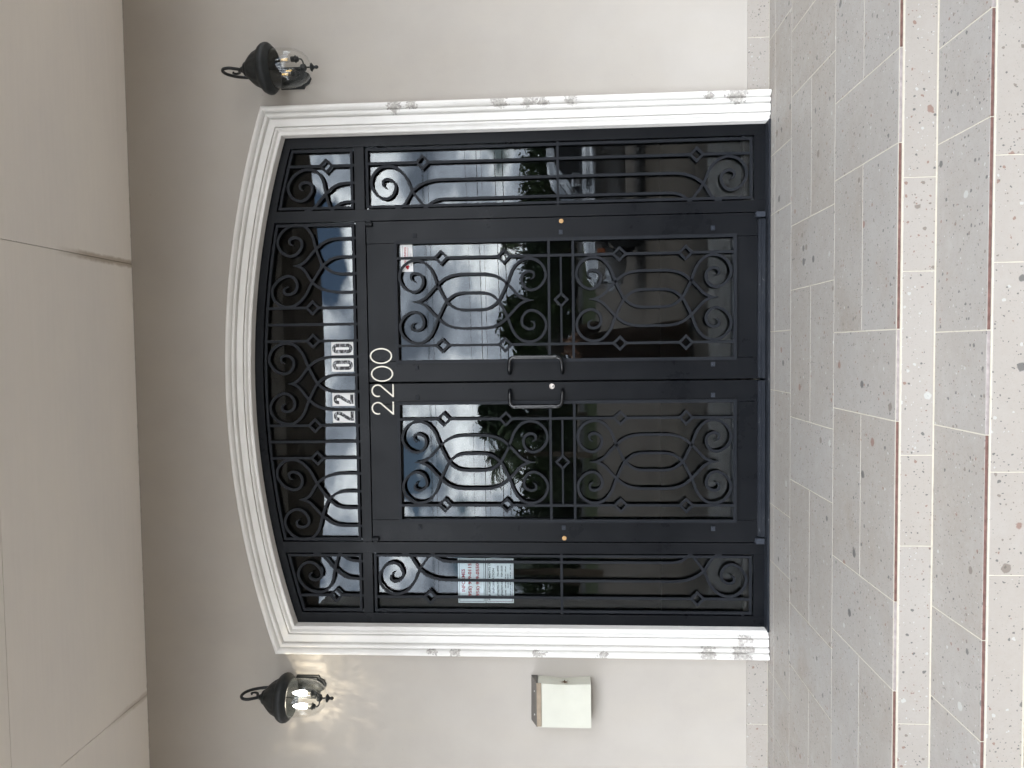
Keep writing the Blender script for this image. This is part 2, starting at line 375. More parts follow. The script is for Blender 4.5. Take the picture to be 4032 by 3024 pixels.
band(-.078, -1.034, -1.329, -1.628)
def riser(yf, z0, z1, joints, parent):
    for a, b_ in zip(joints[:-1], joints[1:]):
        tilebox(a, b_, yf, yf+.009, z0+.004, z1-.0175, parent, 'riser_tile')
def nosing(yf, z, joints, browns, parent):
    for a, b_ in zip(joints[:-1], joints[1:]):
        mid = (a+b_)/2; br = any(p < mid < q for p, q in browns)
        MB().box(a+G, b_-G, yf-.001, yf+.008, z-.0095, z-.001, .0008).build('tile_edge', 'tile_body' if br else 'tile_edge_pale', parent, center=True)
def joints(a, lo=-3.4, hi=3.4):
    j = []
    for k in range(-6, 6):
        j += [a+k*P_, a+k*P_+.314]
    return [x for x in sorted(j) if lo <= x <= hi]
JB = joints(-.078)
riser(-1.632, -.126, 0, joints(.431), porch)
nosing(-1.632, 0, JB, [(.24, .86), (1.17, 1.8), (-.70, -.078), (-1.64, -1.012), (1.8, 2.2), (-2.6, -1.95)], porch)
st1 = struct(MB().box(-5, 5, -1.9445, -1.631, -.37, -.1269).build('step', 'grout'))
for a, b_ in zip(JB[:-1], JB[1:]): tilebox(a-.012, b_-.012, -1.9455, -1.634, -.138, -.126, st1)
riser(-1.946, -.252, -.126, joints(.424), st1)
nosing(-1.946, -.126, [x-.012 for x in JB], [(-3, -.09), (.22, .83), (.84, 1.14), (1.77, 2.2)], st1)
st2 = struct(MB().box(-5, 5, -2.259, -1.945, -.372, -.2529).build('step', 'grout'))
for a, b_ in zip(JB[:-1], JB[1:]): tilebox(a-.02, b_-.02, -2.26, -1.948, -.264, -.252, st2)
riser(-2.2605, -.374, -.252, joints(.42), st2)

# ------------------------------------------------------------------ building: wall, moulding, ceiling
bld = tag(empty('entrance_building', (0, .1, 0)), 'beige stucco building front with white arched door surround and flat porch ceiling', 'building')
WY = -.03
def arcz(x, zc, R): return zc-(R-math.sqrt(R*R-x*x))
NA = 36
# wall in one sheet with an arched opening
mb = MB(); HW = 1.50
wz = lambda x: arcz(x, 2.985, 4.9)
mb.box(-9, -HW, WY, .17, -.37, 4.6); mb.box(HW, 9, WY, .17, -.37, 4.6)
xs = [-HW+2*HW*i/NA for i in range(NA+1)]
top = [(x, wz(x)) for x in xs]
mb.prism([(-HW, 4.6)]+top+[(HW, 4.6)], WY, .17)
mb.build('wall', 'stucco', bld)
# moulding: stations from the foot of the left leg over the arch to the foot of the right leg
st = []
IN, OUT = 1.397, 1.553
nleg = 14
ziC, zoC = arcz(IN, 2.905, 4.65), arcz(OUT, 3.043, 5.0)
for i in range(nleg): st.append(((-IN, 0.004+(ziC-.004)*i/nleg), (-OUT, .004+(zoC-.004)*i/nleg)))
for i in range(NA+1):
    u = -1+2*i/NA; st.append(((IN*u, arcz(IN*u, 2.905, 4.65)), (OUT*u, arcz(OUT*u, 3.043, 5.0))))
for i in range(nleg-1, -1, -1): st.append(((IN, 0.004+(ziC-.004)*i/nleg), (OUT, .004+(zoC-.004)*i/nleg)))
prof = [(0, -.05), (0, .056), (.02, .060), (.12, .060), (.145, .066), (.165, .073), (.20, .077), (.235, .076), (.255, .062), (.27, .062), (.29, .076), (.53, .0785), (.56, .070), (.575, .061), (.595, .061), (.61, .070),
        (.635, .083), (.68, .087), (.73, .085), (.765, .068), (.785, .0675), (.82, .081), (.87, .091), (.92, .095), (.97, .093), (1, .087), (1, .02)]
mb = MB(); npf = len(prof); rs = random.Random(3)
vs = []
for (ix, iz), (ox, oz) in st:
    for tt, p in prof: vs.append((ix+(ox-ix)*tt, -p, iz+(oz-iz)*tt))
fs = [(i*npf+k, i*npf+k+1, (i+1)*npf+k+1, (i+1)*npf+k) for i in range(len(st)-1) for k in range(npf-1)]
mb.add(vs, fs, False); mb.add(vs[:npf], [tuple(range(npf))]); mb.add(vs[-npf:], [tuple(range(npf))])
mb.build('door_surround', 'moulding', bld)
# skirting tiles
for x0, x1 in ((-3.4, -1.556), (1.556, 3.4)): MB().box(x0, x1, WY-.0078, WY-.0006, .0005, .1145).build('skirting_grout', 'grout', bld)
for sgn, jn in ((1, [1.57, 1.845, 2.47, 3.09, 3.4]), (-1, [1.57, 1.94, 2.56, 3.18, 3.4])):
    for a, b_ in zip(jn[:-1], jn[1:]):
        x0, x1 = sorted((a*sgn, b_*sgn)); tilebox(x0, x1, WY-.009, WY-.0005, .003, .116, bld, 'riser_tile', 'skirting_tile')
# ceiling boards and the roof slab above them
ZC = 3.60
cjx = [-6.878, -4.352, -1.826, .70, 3.226, 5.752]; cjy = [-.032, -1.14, -2.30]
for x0, x1 in zip(cjx[:-1], cjx[1:]):
    for y1, y0 in zip(cjy[:-1], cjy[1:]):
        MB().box(x0+.0015, x1-.0015, y0+.0015, y1-.0015, ZC, ZC+.012, .001).build('ceiling_board', 'ceiling', bld, center=True)
rb = random.Random(11); nb = 260; bead = [(-3.4+6.8*i/nb, WY-.001, ZC-.001) for i in range(nb+1)]
MB().tube(bead, [.002+.005*rb.random()**4 for i in range(nb+1)], 6).build('caulk_bead', 'stucco', bld)
EDGE = lambda x: -3.15+.075*x*x
fx = [-6.5+13*i/40 for i in range(41)]
def slab(name, z0, z1, yb, m, inset=0):
    mb = MB(); n = len(fx)
    e = [EDGE(x) if abs(x) < 2.6 else EDGE(2.6) for x in fx]
    vs = [(x, yy+inset, z) for z in (z0, z1) for x, yy in zip(fx, e)]+[(x, yb, z) for z in (z0, z1) for x in fx]
    f = []
    for i in range(n-1):
        f += [(i, i+1, n+i+1, n+i), (2*n+i, 3*n+i, 3*n+i+1, 2*n+i+1), (i, 2*n+i, 2*n+i+1, i+1), (n+i, n+i+1, 3*n+i+1, 3*n+i)]
    f += [(0, n, 3*n, 2*n), (n-1, 3*n-1, 4*n-1, 2*n-1)]
    return mb.add(vs, f).build(name, m, bld)
slab('roof_slab', ZC+.0125, 4.5, -.031, 'stucco')
slab('eave_beam', 3.50, ZC+.0122, -2.302, 'stucco')
for x0, x1 in ((-2.80, -2.25), (2.25, 2.80)):
    mb = MB(); mb.box(x0, x1, -2.98, -2.46, GZ, 3.497, .01); mb.box(x0-.03, x1+.03, -3.01, -2.43, GZ, GZ+.25, .01); mb.build('column', 'stucco', bld)
# interior seen dimly through the glass
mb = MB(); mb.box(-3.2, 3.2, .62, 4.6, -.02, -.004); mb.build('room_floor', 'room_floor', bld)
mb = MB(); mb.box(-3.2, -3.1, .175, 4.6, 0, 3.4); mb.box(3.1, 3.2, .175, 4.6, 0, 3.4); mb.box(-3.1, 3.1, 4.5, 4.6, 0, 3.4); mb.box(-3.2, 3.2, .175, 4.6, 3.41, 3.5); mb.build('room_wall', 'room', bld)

# ------------------------------------------------------------------ black steel entrance: fixed frame
YG = .024            # glass front
fr_ = tag(empty('glazed_entrance', (0, 0, 0)), 'fixed black steel door frame with arched transom and two sidelights', 'entrance')
JX, JI = 1.402, 1.338; MX0, MX1 = .921, .984; TZ0, TZ1 = 2.240, 2.296
AZ = lambda x, d=0: arcz(x, (2.912 if d == 0 else 2.900)-d, 4.70)
for s in (-1, 1):
    x0, x1 = sorted((s*JI, s*JX)); MB().prism([(x0, .012), (x1, .012), (x1, AZ(x1)), (x0, AZ(x0))], 0, .075).build('jamb', 'steel', fr_)
    x0, x1 = sorted((s*MX0, s*MX1)); MB().prism([(x0, .012), (x1, .012), (x1, AZ(x1, .043)), (x0, AZ(x0, .043))], -.002, .075).build('mullion', 'steel', fr_)
    x0, x1 = sorted((s*MX1, s*JI)); MB().box(x0+.0005, x1-.0005, .001, .07, TZ0, TZ1, .001).build('transom_bar', 'steel', fr_); MB().box(x0+.0005, x1-.0005, .001, .07, .012, .07, .001).build('bottom_rail', 'steel', fr_)
MB().box(-MX0+.0005, MX0-.0005, .0015, .07, TZ0, TZ1, .001).build('transom_bar', 'steel', fr_)
xs = [-JI+2*JI*i/40 for i in range(41)]
MB().prism([(x, AZ(x)) for x in xs]+[(x, AZ(x, .043)) for x in reversed(xs)], -.0005, .075).build('arched_head', 'steel', fr_)
MB().box(-JX, JX, -.075, .10, .001, .012, .002).build('threshold', 'steel_worn', fr_)

K = 7.134e-4
SCROLL = [(140, 163), (113, 180), (115, 215), (155, 227), (200, 200), (207, 145), (175, 95), (120, 80), (55, 115), (18, 185), (35, 260), (90, 313), (160, 327), (225, 305), (280, 240), (315, 150), (355, 65), (392, 0), (450, -48), (505, -65), (550, -68)]
OVAL = [(115, 0), (165, 3), (225, 32), (285, 95), (325, 135), (375, 177), (435, 203), (500, 213), (550, 214)]
BW, B0, B1 = .0145, -.014, -.002
def interp(x, xp, fp):
    for i in range(len(xp)-1):
        if x <= xp[i+1]: return fp[i]+(fp[i+1]-fp[i])*(x-xp[i])/(xp[i+1]-xp[i])
    return fp[-1]+(x-xp[-1])
def taper(n, wd=BW, k=10): return [wd*(.25+.75*min(1, i/k)) for i in range(n)]
def diamond(x, z, parent, y0=B0-.001, y1=B1+.001):
    a, c = .044, .026; MB().frame([(x+a, z), (x, z+a), (x-a, z), (x, z-a)], [(x+c, z), (x, z+c), (x-c, z), (x, z-c)], y0, y1).build('diamond', 'iron', parent)
def bar(pts, parent, y0=B0, y1=B1, name='bar', wd=BW): return MB().strip(pts, wd, y0, y1).build(name, 'iron', parent)
def dbar(x, z0, z1, zs, parent, dy=0):
    """upright bar broken by diamonds at heights zs"""
    cuts = [z0]
    for z in sorted(zs): cuts += [z-.036, z+.036]
    cuts.append(z1)
    for a, b_ in zip(cuts[0::2], cuts[1::2]): bar([(x, a), (x, b_)], parent, B0+dy, B1+dy)
    for z in zs: diamond(x, z, parent, B0-.001+dy, B1+.001+dy)
def clip0(pts):
    """keep the side t>=0 of a curve [(s,t)] (half patterns beside a mullion)"""
    r = []; runs = []
    for i, p in enumerate(pts):
        if p[1] >= 0: r.append(p)
        else:
            if r:
                q = pts[i-1]; k = q[1]/(q[1]-p[1]); r.append((q[0]+(p[0]-q[0])*k, 0)); runs.append(r); r = []
            if i+1 < len(pts) and pts[i+1][1] > 0:
                q = pts[i+1]; k = p[1]/(p[1]-q[1]); r = [(p[0]+(q[0]-p[0])*k, 0)]
    if len(r) > 1: runs.append(r)
    return runs
# a closed panel (door half): scrolls and ovals mirrored top to bottom
def panel(xc, z1, z0, parent):
    for s in (-1, 1):
        up_ = [(xc+s*t_*K, z1-s_*K) for s_, t_ in crom(SCROLL)]; dn = [(xc+s*t_*K, z0+s_*K) for s_, t_ in crom(SCROLL)]
        pts = up_+dn[::-1]; n = len(pts); wd = [BW*(.3+.7*min(1, min(i, n-1-i)/12)) for i in range(n)]
        e = .0006*s
        MB().strip(pts, wd, B0+e, B1+e).build('scroll', 'iron', parent)
        up_ = [(xc+s*t_*K, z1-s_*K) for s_, t_ in crom(OVAL)]; dn = [(xc+s*t_*K, z0+s_*K) for s_, t_ in crom(OVAL)]
        pts = up_+dn[::-1]; n = len(pts); wd = [BW*(.35+.65*min(1, min(i, n-1-i)/8)) for i in range(n)]
        MB().strip(pts, wd, B0+.0003+e*.5, B1-.0003+e*.5).build('oval_bar', 'iron', parent)

# ------------------------------------------------------------------ the two door leaves
def rect(x0, x1, z0, z1): return [(x0, z0), (x1, z0), (x1, z1), (x0, z1)]
def leaf(s, label):
    root = tag(empty('door_leaf', (s*.915, 0, .02)), label, 'door', 'the two door leaves')
    X = lambda a, b_: sorted((s*a, s*b_))
    xa, xb = X(.791, .917); MB().box(xa, xb, 0, .045, .022, 2.235, .002).build('stile', 'steel', root)
    xa, xb = X(.0045, .122); MB().box(xa, xb, 0, .045, .022, 2.235, .002).build('stile', 'steel', root)
    xa, xb = X(.1232, .7898); MB().box(xa, xb, .0008, .045, 2.058, 2.234, .001).build('top_rail', 'steel', root)
    MB().box(xa, xb, .0008, .045, .022, .182, .001).build('bottom_rail', 'steel', root)
    xa, xb = X(.007, .88)
    MB().box(xa, xb, -.018, -.0005, .018, .052, .002).build('door_sweep', 'steel_worn', root)
    MB().box(xa, xb, -.026, -.0185, .014, .034, .001).build('sweep_rail', 'steel_worn', root)
    for k in range(6): MB().lathe([(0, 0), (.004, 0), (.004, .0015), (.0025, .003), (0, .003)], seg=10).build('screw', 'bracket', root)
    ch = [c for c in root.children if c.name.startswith('screw')]
    for k, c in enumerate(ch): c.rotation_euler = (PI/2, 0, 0); c.location = Vector((s*(.06+.155*k), -.018, .043))-root.location; c.matrix_parent_inverse = Matrix()
    gx0, gx1 = X(.118, .796)
    MB().box(gx0, gx1, YG, YG+.006, .178, 2.062).build('glass_pane', 'tinted_glass', root)
    ga, gb = X(.109, .804)
    g = MB().frame(rect(ga, gb, .166, 2.077), rect(ga+.0185, gb-.0185, .1845, 2.0585), B0, B1+.001).build('grille_frame', 'iron', root)
    xc = s*.4575
    for z in (1.201, 1.066): bar([(ga+.0187, z), (gb-.0187, z)], g, B0+.001, B1-.001)
    for q in (-1, 1): dbar(xc+q*.2475, .1847, 2.0583, [1.808, 1.452, .808, .444], g, .0004*q)
    bar([(xc-.241, 1.1335), (xc-.036, 1.1335)], g, B0+.002, B1-.001, wd=.011); bar([(xc+.036, 1.1335), (xc+.241, 1.1335)], g, B0+.002, B1-.001, wd=.011); diamond(xc, 1.1335, g)
    panel(xc, 2.060, 1.206, g); panel(xc, 1.061, .184, g)
    # clips that hold the grille to the leaf
    for x, z in ((.832, 1.957), (.086, 1.958), (.834, 1.132), (.086, .294), (.838, .294), (.086, 1.132)):
        if x < .1 and z > 1 and z < 1.5: continue
        mb = MB(); mb.box(s*x-.0125, s*x+.0125, -.006, -.0005, z-.011, z+.011, .001); c = mb.build('clip', 'bracket' if z < 1.5 else 'iron', root)
        m2 = MB(); m2.tube([(s*x, -.0055, z), (s*x, -.010, z)], .005, 8); m2.build('screw', 'bracket' if z < 1.5 else 'iron', c)
    # offset pull handle
    hx = s*.050; gxh = s*.137
    pts = [(hx, 0, 1.428), (hx, -.02, 1.428), (hx+s*.018, -.045, 1.427), (hx+s*.045, -.066, 1.426), (gxh-s*.012, -.078, 1.420), (gxh, -.082, 1.402), (gxh, -.082, 1.375), (gxh, -.082, 1.28), (gxh, -.082, 1.185), (gxh, -.082, 1.158), (gxh-s*.012, -.078, 1.140), (hx+s*.045, -.066, 1.134), (hx+s*.018, -.045, 1.133), (hx, -.02, 1.132), (hx, 0, 1.132)]
    hd = MB().tube(crom(pts, 5), .0108, 14).build('handle', 'handle', root)
    # pivots
    x = s*.900; mb = MB(); mb.tube([(x, -.012, 2.232), (x, -.012, 2.197)], .013, 14); mb.box(min(x, x+s*.02)-.004, max(x, x+s*.02)+.004, -.010, -.0005, 2.205, 2.230, .001); mb.build('hinge', 'steel', root)
    x = s*.903; mb = MB(); mb.box(x-.015, x+.015, -.034, -.0008, .016, .066, .003); mb.build('hinge', 'bracket', root)
    # round cap
    mb = MB(); zk = 1.129; mb.tube([(s*.895, .001, zk), (s*.895, -.004, zk)], .0125, 20); mb.tube([(s*.895, -.0039, zk), (s*.895, -.0055, zk)], .0105, 20); mb.build('lock_cap', 'gold_cap', root)
    return root
dl = leaf(-1, 'left black steel and glass door leaf, the one with the key lock')
dr = leaf(1, 'right black steel and glass door leaf with a white warning sticker in its corner')
mb = MB(); x, z = -.028, 1.190; mb.tube([(x, .001, z), (x, -.006, z), ], .0155, 24); mb.tube([(x, -.0059, z), (x, -.008, z)], [.0155, .0135], 24); lk = mb.build('lock_cylinder', 'lock_steel', dl)
MB().tube([(x, -.0081, z-.007), (x, -.0095, z-.007)], .0062, 16).build('key_plug', 'chrome', lk)
MB().box(x-.0008, x+.0008, -.0102, -.0096, z-.0115, z-.0045).build('keyhole', 'dark_ink', lk)

# ------------------------------------------------------------------ fixed panes and their grilles
def ring(poly, d):
    """inset a convex polygon by d"""
    n = len(poly); A = sum(poly[i][0]*poly[(i+1) % n][1]-poly[(i+1) % n][0]*poly[i][1] for i in range(n)); sg = 1 if A > 0 else -1; r = []
    for i in range(n):
        p0, p1, p2 = poly[i-1], poly[i], poly[(i+1) % n]
        def nrm(a, b_):
            dx, dz = b_[0]-a[0], b_[1]-a[1]; l = math.hypot(dx, dz); return (-dz/l*sg, dx/l*sg)
        n1, n2 = nrm(p0, p1), nrm(p1, p2); bx, bz = n1[0]+n2[0], n1[1]+n2[1]; k = 2/(bx*bx+bz*bz)
        r.append((p1[0]+bx*d*k, p1[1]+bz*d*k))
    return r
F0, F1 = .002, .014      # fixed grilles sit inside the frame
def fixed(poly, label=None):
    a = ring(poly, .0095); b_ = ring(poly, .0235)
    MB().prism(ring(poly, -.004), YG+.006, YG+.012).build('glass_pane', 'tinted_glass', fr_)
    return MB().frame(a, b_, F0, F1+.004).build('grille_frame', 'iron', fr_)
DY = F0-B0
def cbar(pts, parent, wd=BW, e=0, name='bar'): return MB().strip(pts, wd, F0+.001+e, F1+e).build(name, 'iron', parent)
# sidelights
MAPS = lambda s: interp(s, [0, 200, 325, 392, 550, 600], [8, 210, 357, 462, 620, 670])
for s in (-1, 1):
    x0, x1 = sorted((s*MX1, s*JI)); g = fixed(rect(x0, x1, .07, TZ0))
    ax = s*.986; top_, bot = 2.219, .091
    TX = lambda t_: ax+s*t_*K*1.035
    dbar(s*1.2425, bot+.003, top_-.003, [1.905, .380], g, DY+.0004)
    cbar([(s*(MX1+.0), 1.146), (s*(JI-.024), 1.146)], g, e=.0006)
    sc_f = crom(SCROLL); ov_f = crom(OVAL)
    # the scroll of this side
    for run in clip0([(MAPS(a), b_) for a, b_ in sc_f])[:1]:
        for zf in ((lambda q: top_-q*K), (lambda q: bot+q*K)):
            pts = [(TX(b_), zf(a)) for a, b_ in run]; cbar(pts, g, taper(len(pts)), name='scroll')
    # the bar that belongs to the mirrored scroll: emerges at the mullion and runs down to the other end
    inner = [(MAPS(a), -b_) for a, b_ in sc_f if b_ <= 0]
    pts = [(TX(b_), top_-a*K) for a, b_ in inner]+[(TX(b_), bot+a*K) for a, b_ in inner][::-1]; cbar(pts, g, e=.0003, name='oval_bar')
    outer = [(interp(a, [115, 325, 392, 550], [215, 357, 440, 620]), b_) for a, b_ in ov_f]
    pts = [(TX(b_), top_-a*K) for a, b_ in outer]+[(TX(b_), bot+a*K) for a, b_ in outer][::-1]; cbar(pts, g, e=-.0003, name='oval_bar')
    # lugs
    for z in (2.17, 1.146, .13): MB().box(s*(JI-.0105)-.007, s*(JI-.0105)+.007, -.001, F0-.0005, z-.009, z+.009, .0008).build('clip', 'iron', g)
# arched transoms
def arch_poly(x0, x1, n=16): return [(x0, TZ1), (x1, TZ1)]+[(x1+(x0-x1)*i/n, AZ(x1+(x0-x1)*i/n, .043)) for i in range(n+1)]
RA = 4.75
def heart(xc, g, sides, top_in, stretch=1.055, half=0):
    """scroll pair hung under the arch; sheared to follow it, legs run down to the transom bar"""
    sl = -xc/RA
    for s in sides:
        f = lambda a, b_: (xc+s*b_*K, top_in-a*stretch*K+sl*s*b_*K*(1 if a < 330 else max(0, 1-(a-330)/150)))
        run = crom(SCROLL); ov = crom(OVAL)
        if half:
            r1 = clip0(run)[0]; pts = [f(a, b_) for a, b_ in r1]; cbar(pts, g, taper(len(pts)), name='scroll')
            inner = [(a, -b_) for a, b_ in run if b_ <= 0]; pts = [f(a, b_) for a, b_ in inner]
            pts = [p for p in pts if p[1] > TZ1+.02]+[(pts[-1][0] if pts[-1][1] > TZ1+.02 else [p for p in pts if p[1] > TZ1+.02][-1][0], TZ1+.0005)]
            cbar(pts, g, e=.0003, name='oval_bar')
        else:
            pts = [f(a, b_) for a, b_ in run]; pts.append((pts[-1][0], TZ1+.0005)); cbar(pts, g, taper(len(pts)), e=.0005*s, name='scroll')
        o2 = [(interp(a, [115, 325, 550], [180 if half else 160, 325, 550]), b_) for a, b_ in ov]
        pts = [f(a, b_) for a, b_ in o2]; pts = [p for p in pts if p[1] > TZ1+.02]; pts.append((pts[-1][0], TZ1+.0005)); cbar(pts, g, taper(len(pts), k=6) if not half else BW, e=-.0003*s, name='oval_bar')
gc = fixed(arch_poly(-MX0, MX0, 30))
for xc in (-.675, 0, .675): heart(xc, gc, (-1, 1), AZ(xc, .043)-.0235)
for x, dz in ((.435, .557), (.245, .559), (-.243, .559), (-.432, .549)): dbar(x, TZ1+.0005, AZ(x, .043)-.023, [2.0+dz], gc, DY+.0002)
for x in (.340, -.337): cbar([(x, TZ1+.0005), (x, AZ(x, .043)-.0235)], gc)
for s in (-1, 1):
    x0, x1 = sorted((s*MX1, s*JI)); g = fixed(arch_poly(x0, x1, 10))
    xm = 1.135; heart(s*.986, g, (s,), AZ(xm, .043)-.026+(xm-.986)*.986/RA, 1.04, half=1)
    dbar(s*1.2365, TZ1+.0005, AZ(1.2365, .043)-.024, [2.458], g, DY+.0004)

# ------------------------------------------------------------------ numbers, stickers and notices
ND = [('second 0, right-hand end', .1545, 2.163, 'o'), ('first 0', .0525, 2.159, 'o'), ('second 2', -.044, 2.158, 't'), ('first 2, left-hand end', -.1445, 2.159, 't')]
LB = {0: 'rightmost cream numeral 0 of the large house number on the door top rail', 1: 'cream numeral 0 just right of the door gap, in the large house number',
      2: 'cream numeral 2 just left of the door gap, in the large house number', 3: 'leftmost cream numeral 2 of the large house number on the door top rail'}
def two(w_, h_):
    p = []
    r = w_*.5; cx_, cz_ = 0, h_/2-r
    for i in range(15):
        a = math.radians(200-i*(200+32)/14); p.append((cx_+r*math.cos(a), cz_+r*math.sin(a)))
    return p, [p[-1], (-w_*.52, -h_/2), (w_*.56, -h_/2)]
for k, (_, x, z, kind) in enumerate(ND):
    if kind == 'o':
        a, b_ = .0415, .0605; n = 40
        out_ = [(x+(a+.0037)*math.cos(2*PI*i/n), z+(b_+.0037)*math.sin(2*PI*i/n)) for i in range(n)]; inn = [(x+(a-.0037)*math.cos(2*PI*i/n), z+(b_-.0037)*math.sin(2*PI*i/n)) for i in range(n)]
        o = MB().frame(out_, inn, -.008, -.001).build('house_number', 'cream_numeral', loc=(x, -.001, z))
    else:
        p, q = two(.066, .122); mb = MB(); off = lambda P: [(x+a, z+b_) for a, b_ in P]
        mb.strip(off(p), .0074, -.008, -.001); mb.strip(off(q[:2]), .0074, -.0079, -.0011); mb.strip(off([(q[1][0]-.003, q[1][1]), q[2]]), .0074, -.0081, -.0009)
        o = mb.build('house_number', 'cream_numeral', loc=(x, -.001, z))
    tag(o, LB[k], 'house number', 'large house number')
LS = ['rightmost small white number sticker with a worn black 0, on the transom glass', 'second white number sticker from the right with a worn black 0, on the transom glass',
      'second white number sticker from the left with a worn black 2, on the transom glass', 'leftmost small white number sticker with a worn black 2, on the transom glass']
for k, (x, ch) in enumerate(((.199, 'o'), (.1035, 'o'), (-.0935, 't'), (-.190, 't'))):
    z = 2.3965; h_ = .0645; yg = YG+.006
    x *= 1.005; root = tag(MB().box(x-.0385, x+.0385, yg-.0012, yg-.0002, z-h_, z+h_).build('number_sticker', 'paper', loc=(x, yg, z)), LS[k], 'sticker', 'number stickers on the transom')
    y0, y1 = yg-.002, yg-.0013
    if ch == 'o':
        def stad(a, b_, n=10):
            return [(x+a*math.cos(t_), z+(b_-a)+a*math.sin(t_)) for t_ in [PI*i/n for i in range(n+1)]]+[(x+a*math.cos(t_), z-(b_-a)+a*math.sin(t_)) for t_ in [PI+PI*i/n for i in range(n+1)]]
        MB().frame(stad(.0275, .060), stad(.0075, .040), y0, y1).build('printed_digit', 'worn_ink', root)
    else:
        mb = MB(); pts = [(-.018, .026), (-.018, .034), (-.012, .045), (0, .049), (.012, .045), (.0175, .034), (.016, .022), (.006, .004), (-.008, -.018), (-.016, -.036), (-.0175, -.044)]
        mb.strip([(x+a, z+b_) for a, b_ in crom(pts, 4)], .019, y0, y1); mb.box(x-.027, x+.027, y0-.0001, y1, z-.0585, z-.040); mb.build('printed_digit', 'worn_ink', root)
def text(s, x, z, h_, y, m, parent, align='CENTER', bold=0.0, name='printed_text', sx=1.0):
    cu = bpy.data.curves.new('t', 'FONT'); cu.body = s; cu.size = h_*1.38; cu.align_x = align; cu.align_y = 'CENTER'; cu.offset = bold; cu.resolution_u = 2
    ob = bpy.data.objects.new('t', cu); COL.objects.link(ob)
    me = bpy.data.meshes.new_from_object(ob.evaluated_get(bpy.context.evaluated_depsgraph_get())); bpy.data.objects.remove(ob)
    me.transform(Matrix.Rotation(PI/2, 4, 'X')); me.transform(Matrix.Diagonal((sx, 1, 1, 1)))
    me.materials.clear(); me.materials.append(MATS[m]); o = bpy.data.objects.new(name, me); COL.objects.link(o); o.location = (x, y, z)
    if parent: adopt(o, parent)
    return o
def upd(): bpy.context.view_layer.update()
YB = YG+.0125      # notices are taped to the inside of the glass
def notice(x0, x1, z0, z1, border, label, yb):
    n = tag(MB().box(x0, x1, yb, yb+.0006, z0, z1).build('paper_notice', 'paper', loc=((x0+x1)/2, yb, z0)), label, 'notice', 'paper notices in the left sidelight')
    d = .007; upd()
    MB().frame(rect(x0+d, x1-d, z0+d, z1-d), rect(x0+d+.0022, x1-d-.0022, z0+d+.0022, z1-d-.0022), yb-.0004, yb-.0001).build('printed_border', border, n)
    return n
n1_ = notice(-1.286, -1.024, 1.588, 1.747, 'dark_ink', 'upper white paper notice with large red phone numbers in the left sidelight', YB+.001)
xm = -1.155
text('INFORMES', xm, 1.715, .020, YB+.0005, 'red_ink', n1_, bold=.0007, sx=1.05); text('(956) 929-0115', xm, 1.677, .020, YB+.0005, 'red_ink', n1_, bold=.0007, sx=1.18); text('(956) 929-0550', xm, 1.632, .020, YB+.0005, 'red_ink', n1_, bold=.0007, sx=1.18)
n2_ = notice(-1.285, -1.024, 1.424, 1.584, 'wine_ink', 'lower white paper notice with black lettering in the left sidelight', YB+.0003)
for s, z, h_, sx in (('FOR APPOINTMENTS OR', 1.563, .0125, 1.2), ('INFORMATION', 1.540, .0125, 1.25), ('(956)702-7770  702-8450', 1.514, .0105, 1.18), ('(956)929-0115  929-0550', 1.491, .0105, 1.18), ('LUNES - VIERNES: 10:00 am - 6:00 pm', 1.470, .007, 1.12), ('(MONDAY / FRIDAY)', 1.456, .006, 1.1), ('SABADO (SATURDAY): 10:00 am - 2:00 pm', 1.442, .007, 1.1)):
    text(s, xm, z, h_, YB, 'dark_ink', n2_, bold=.00035, sx=sx)
yw = YG-.0002
wn = tag(MB().add([(x, y, z) for y in (yw-.0008, yw) for x, z in ((.632, 1.973), (.786, 1.977), (.786, 2.045), (.632, 2.042))], [(0, 1, 2, 3), (7, 6, 5, 4), (0, 4, 5, 1), (1, 5, 6, 2), (2, 6, 7, 3), (3, 7, 4, 0)]).build('warning_sticker', 'paper', loc=(.71, yw, 2.0)),
         'white sticker reading WARNING in red, in the upper corner of the right door glass', 'sticker')
upd()
text('WARNING', .724, 2.018, .0105, yw-.0012, 'red_ink', wn, bold=.00035, sx=1.35)
for z, x, l in ((2.006, .735, 'red_ink'), (1.998, .732, 'pale_ink'), (1.990, .715, 'pale_ink'), (1.984, .700, 'pale_ink'), (2.034, .745, 'pale_ink')):
    MB().box(x-.036, x+.036, yw-.0012, yw-.0009, z-.0011, z+.0011).build('printed_line', l, wn)
MB().prism([(.645, 2.008), (.652, 2.012), (.655, 2.018), (.660, 2.014), (.668, 2.016), (.666, 2.006), (.672, 2.0), (.664, 1.998), (.660, 1.991), (.656, 1.999), (.648, 1.998)], yw-.0012, yw-.0009).build('printed_emblem', 'red_ink', wn)

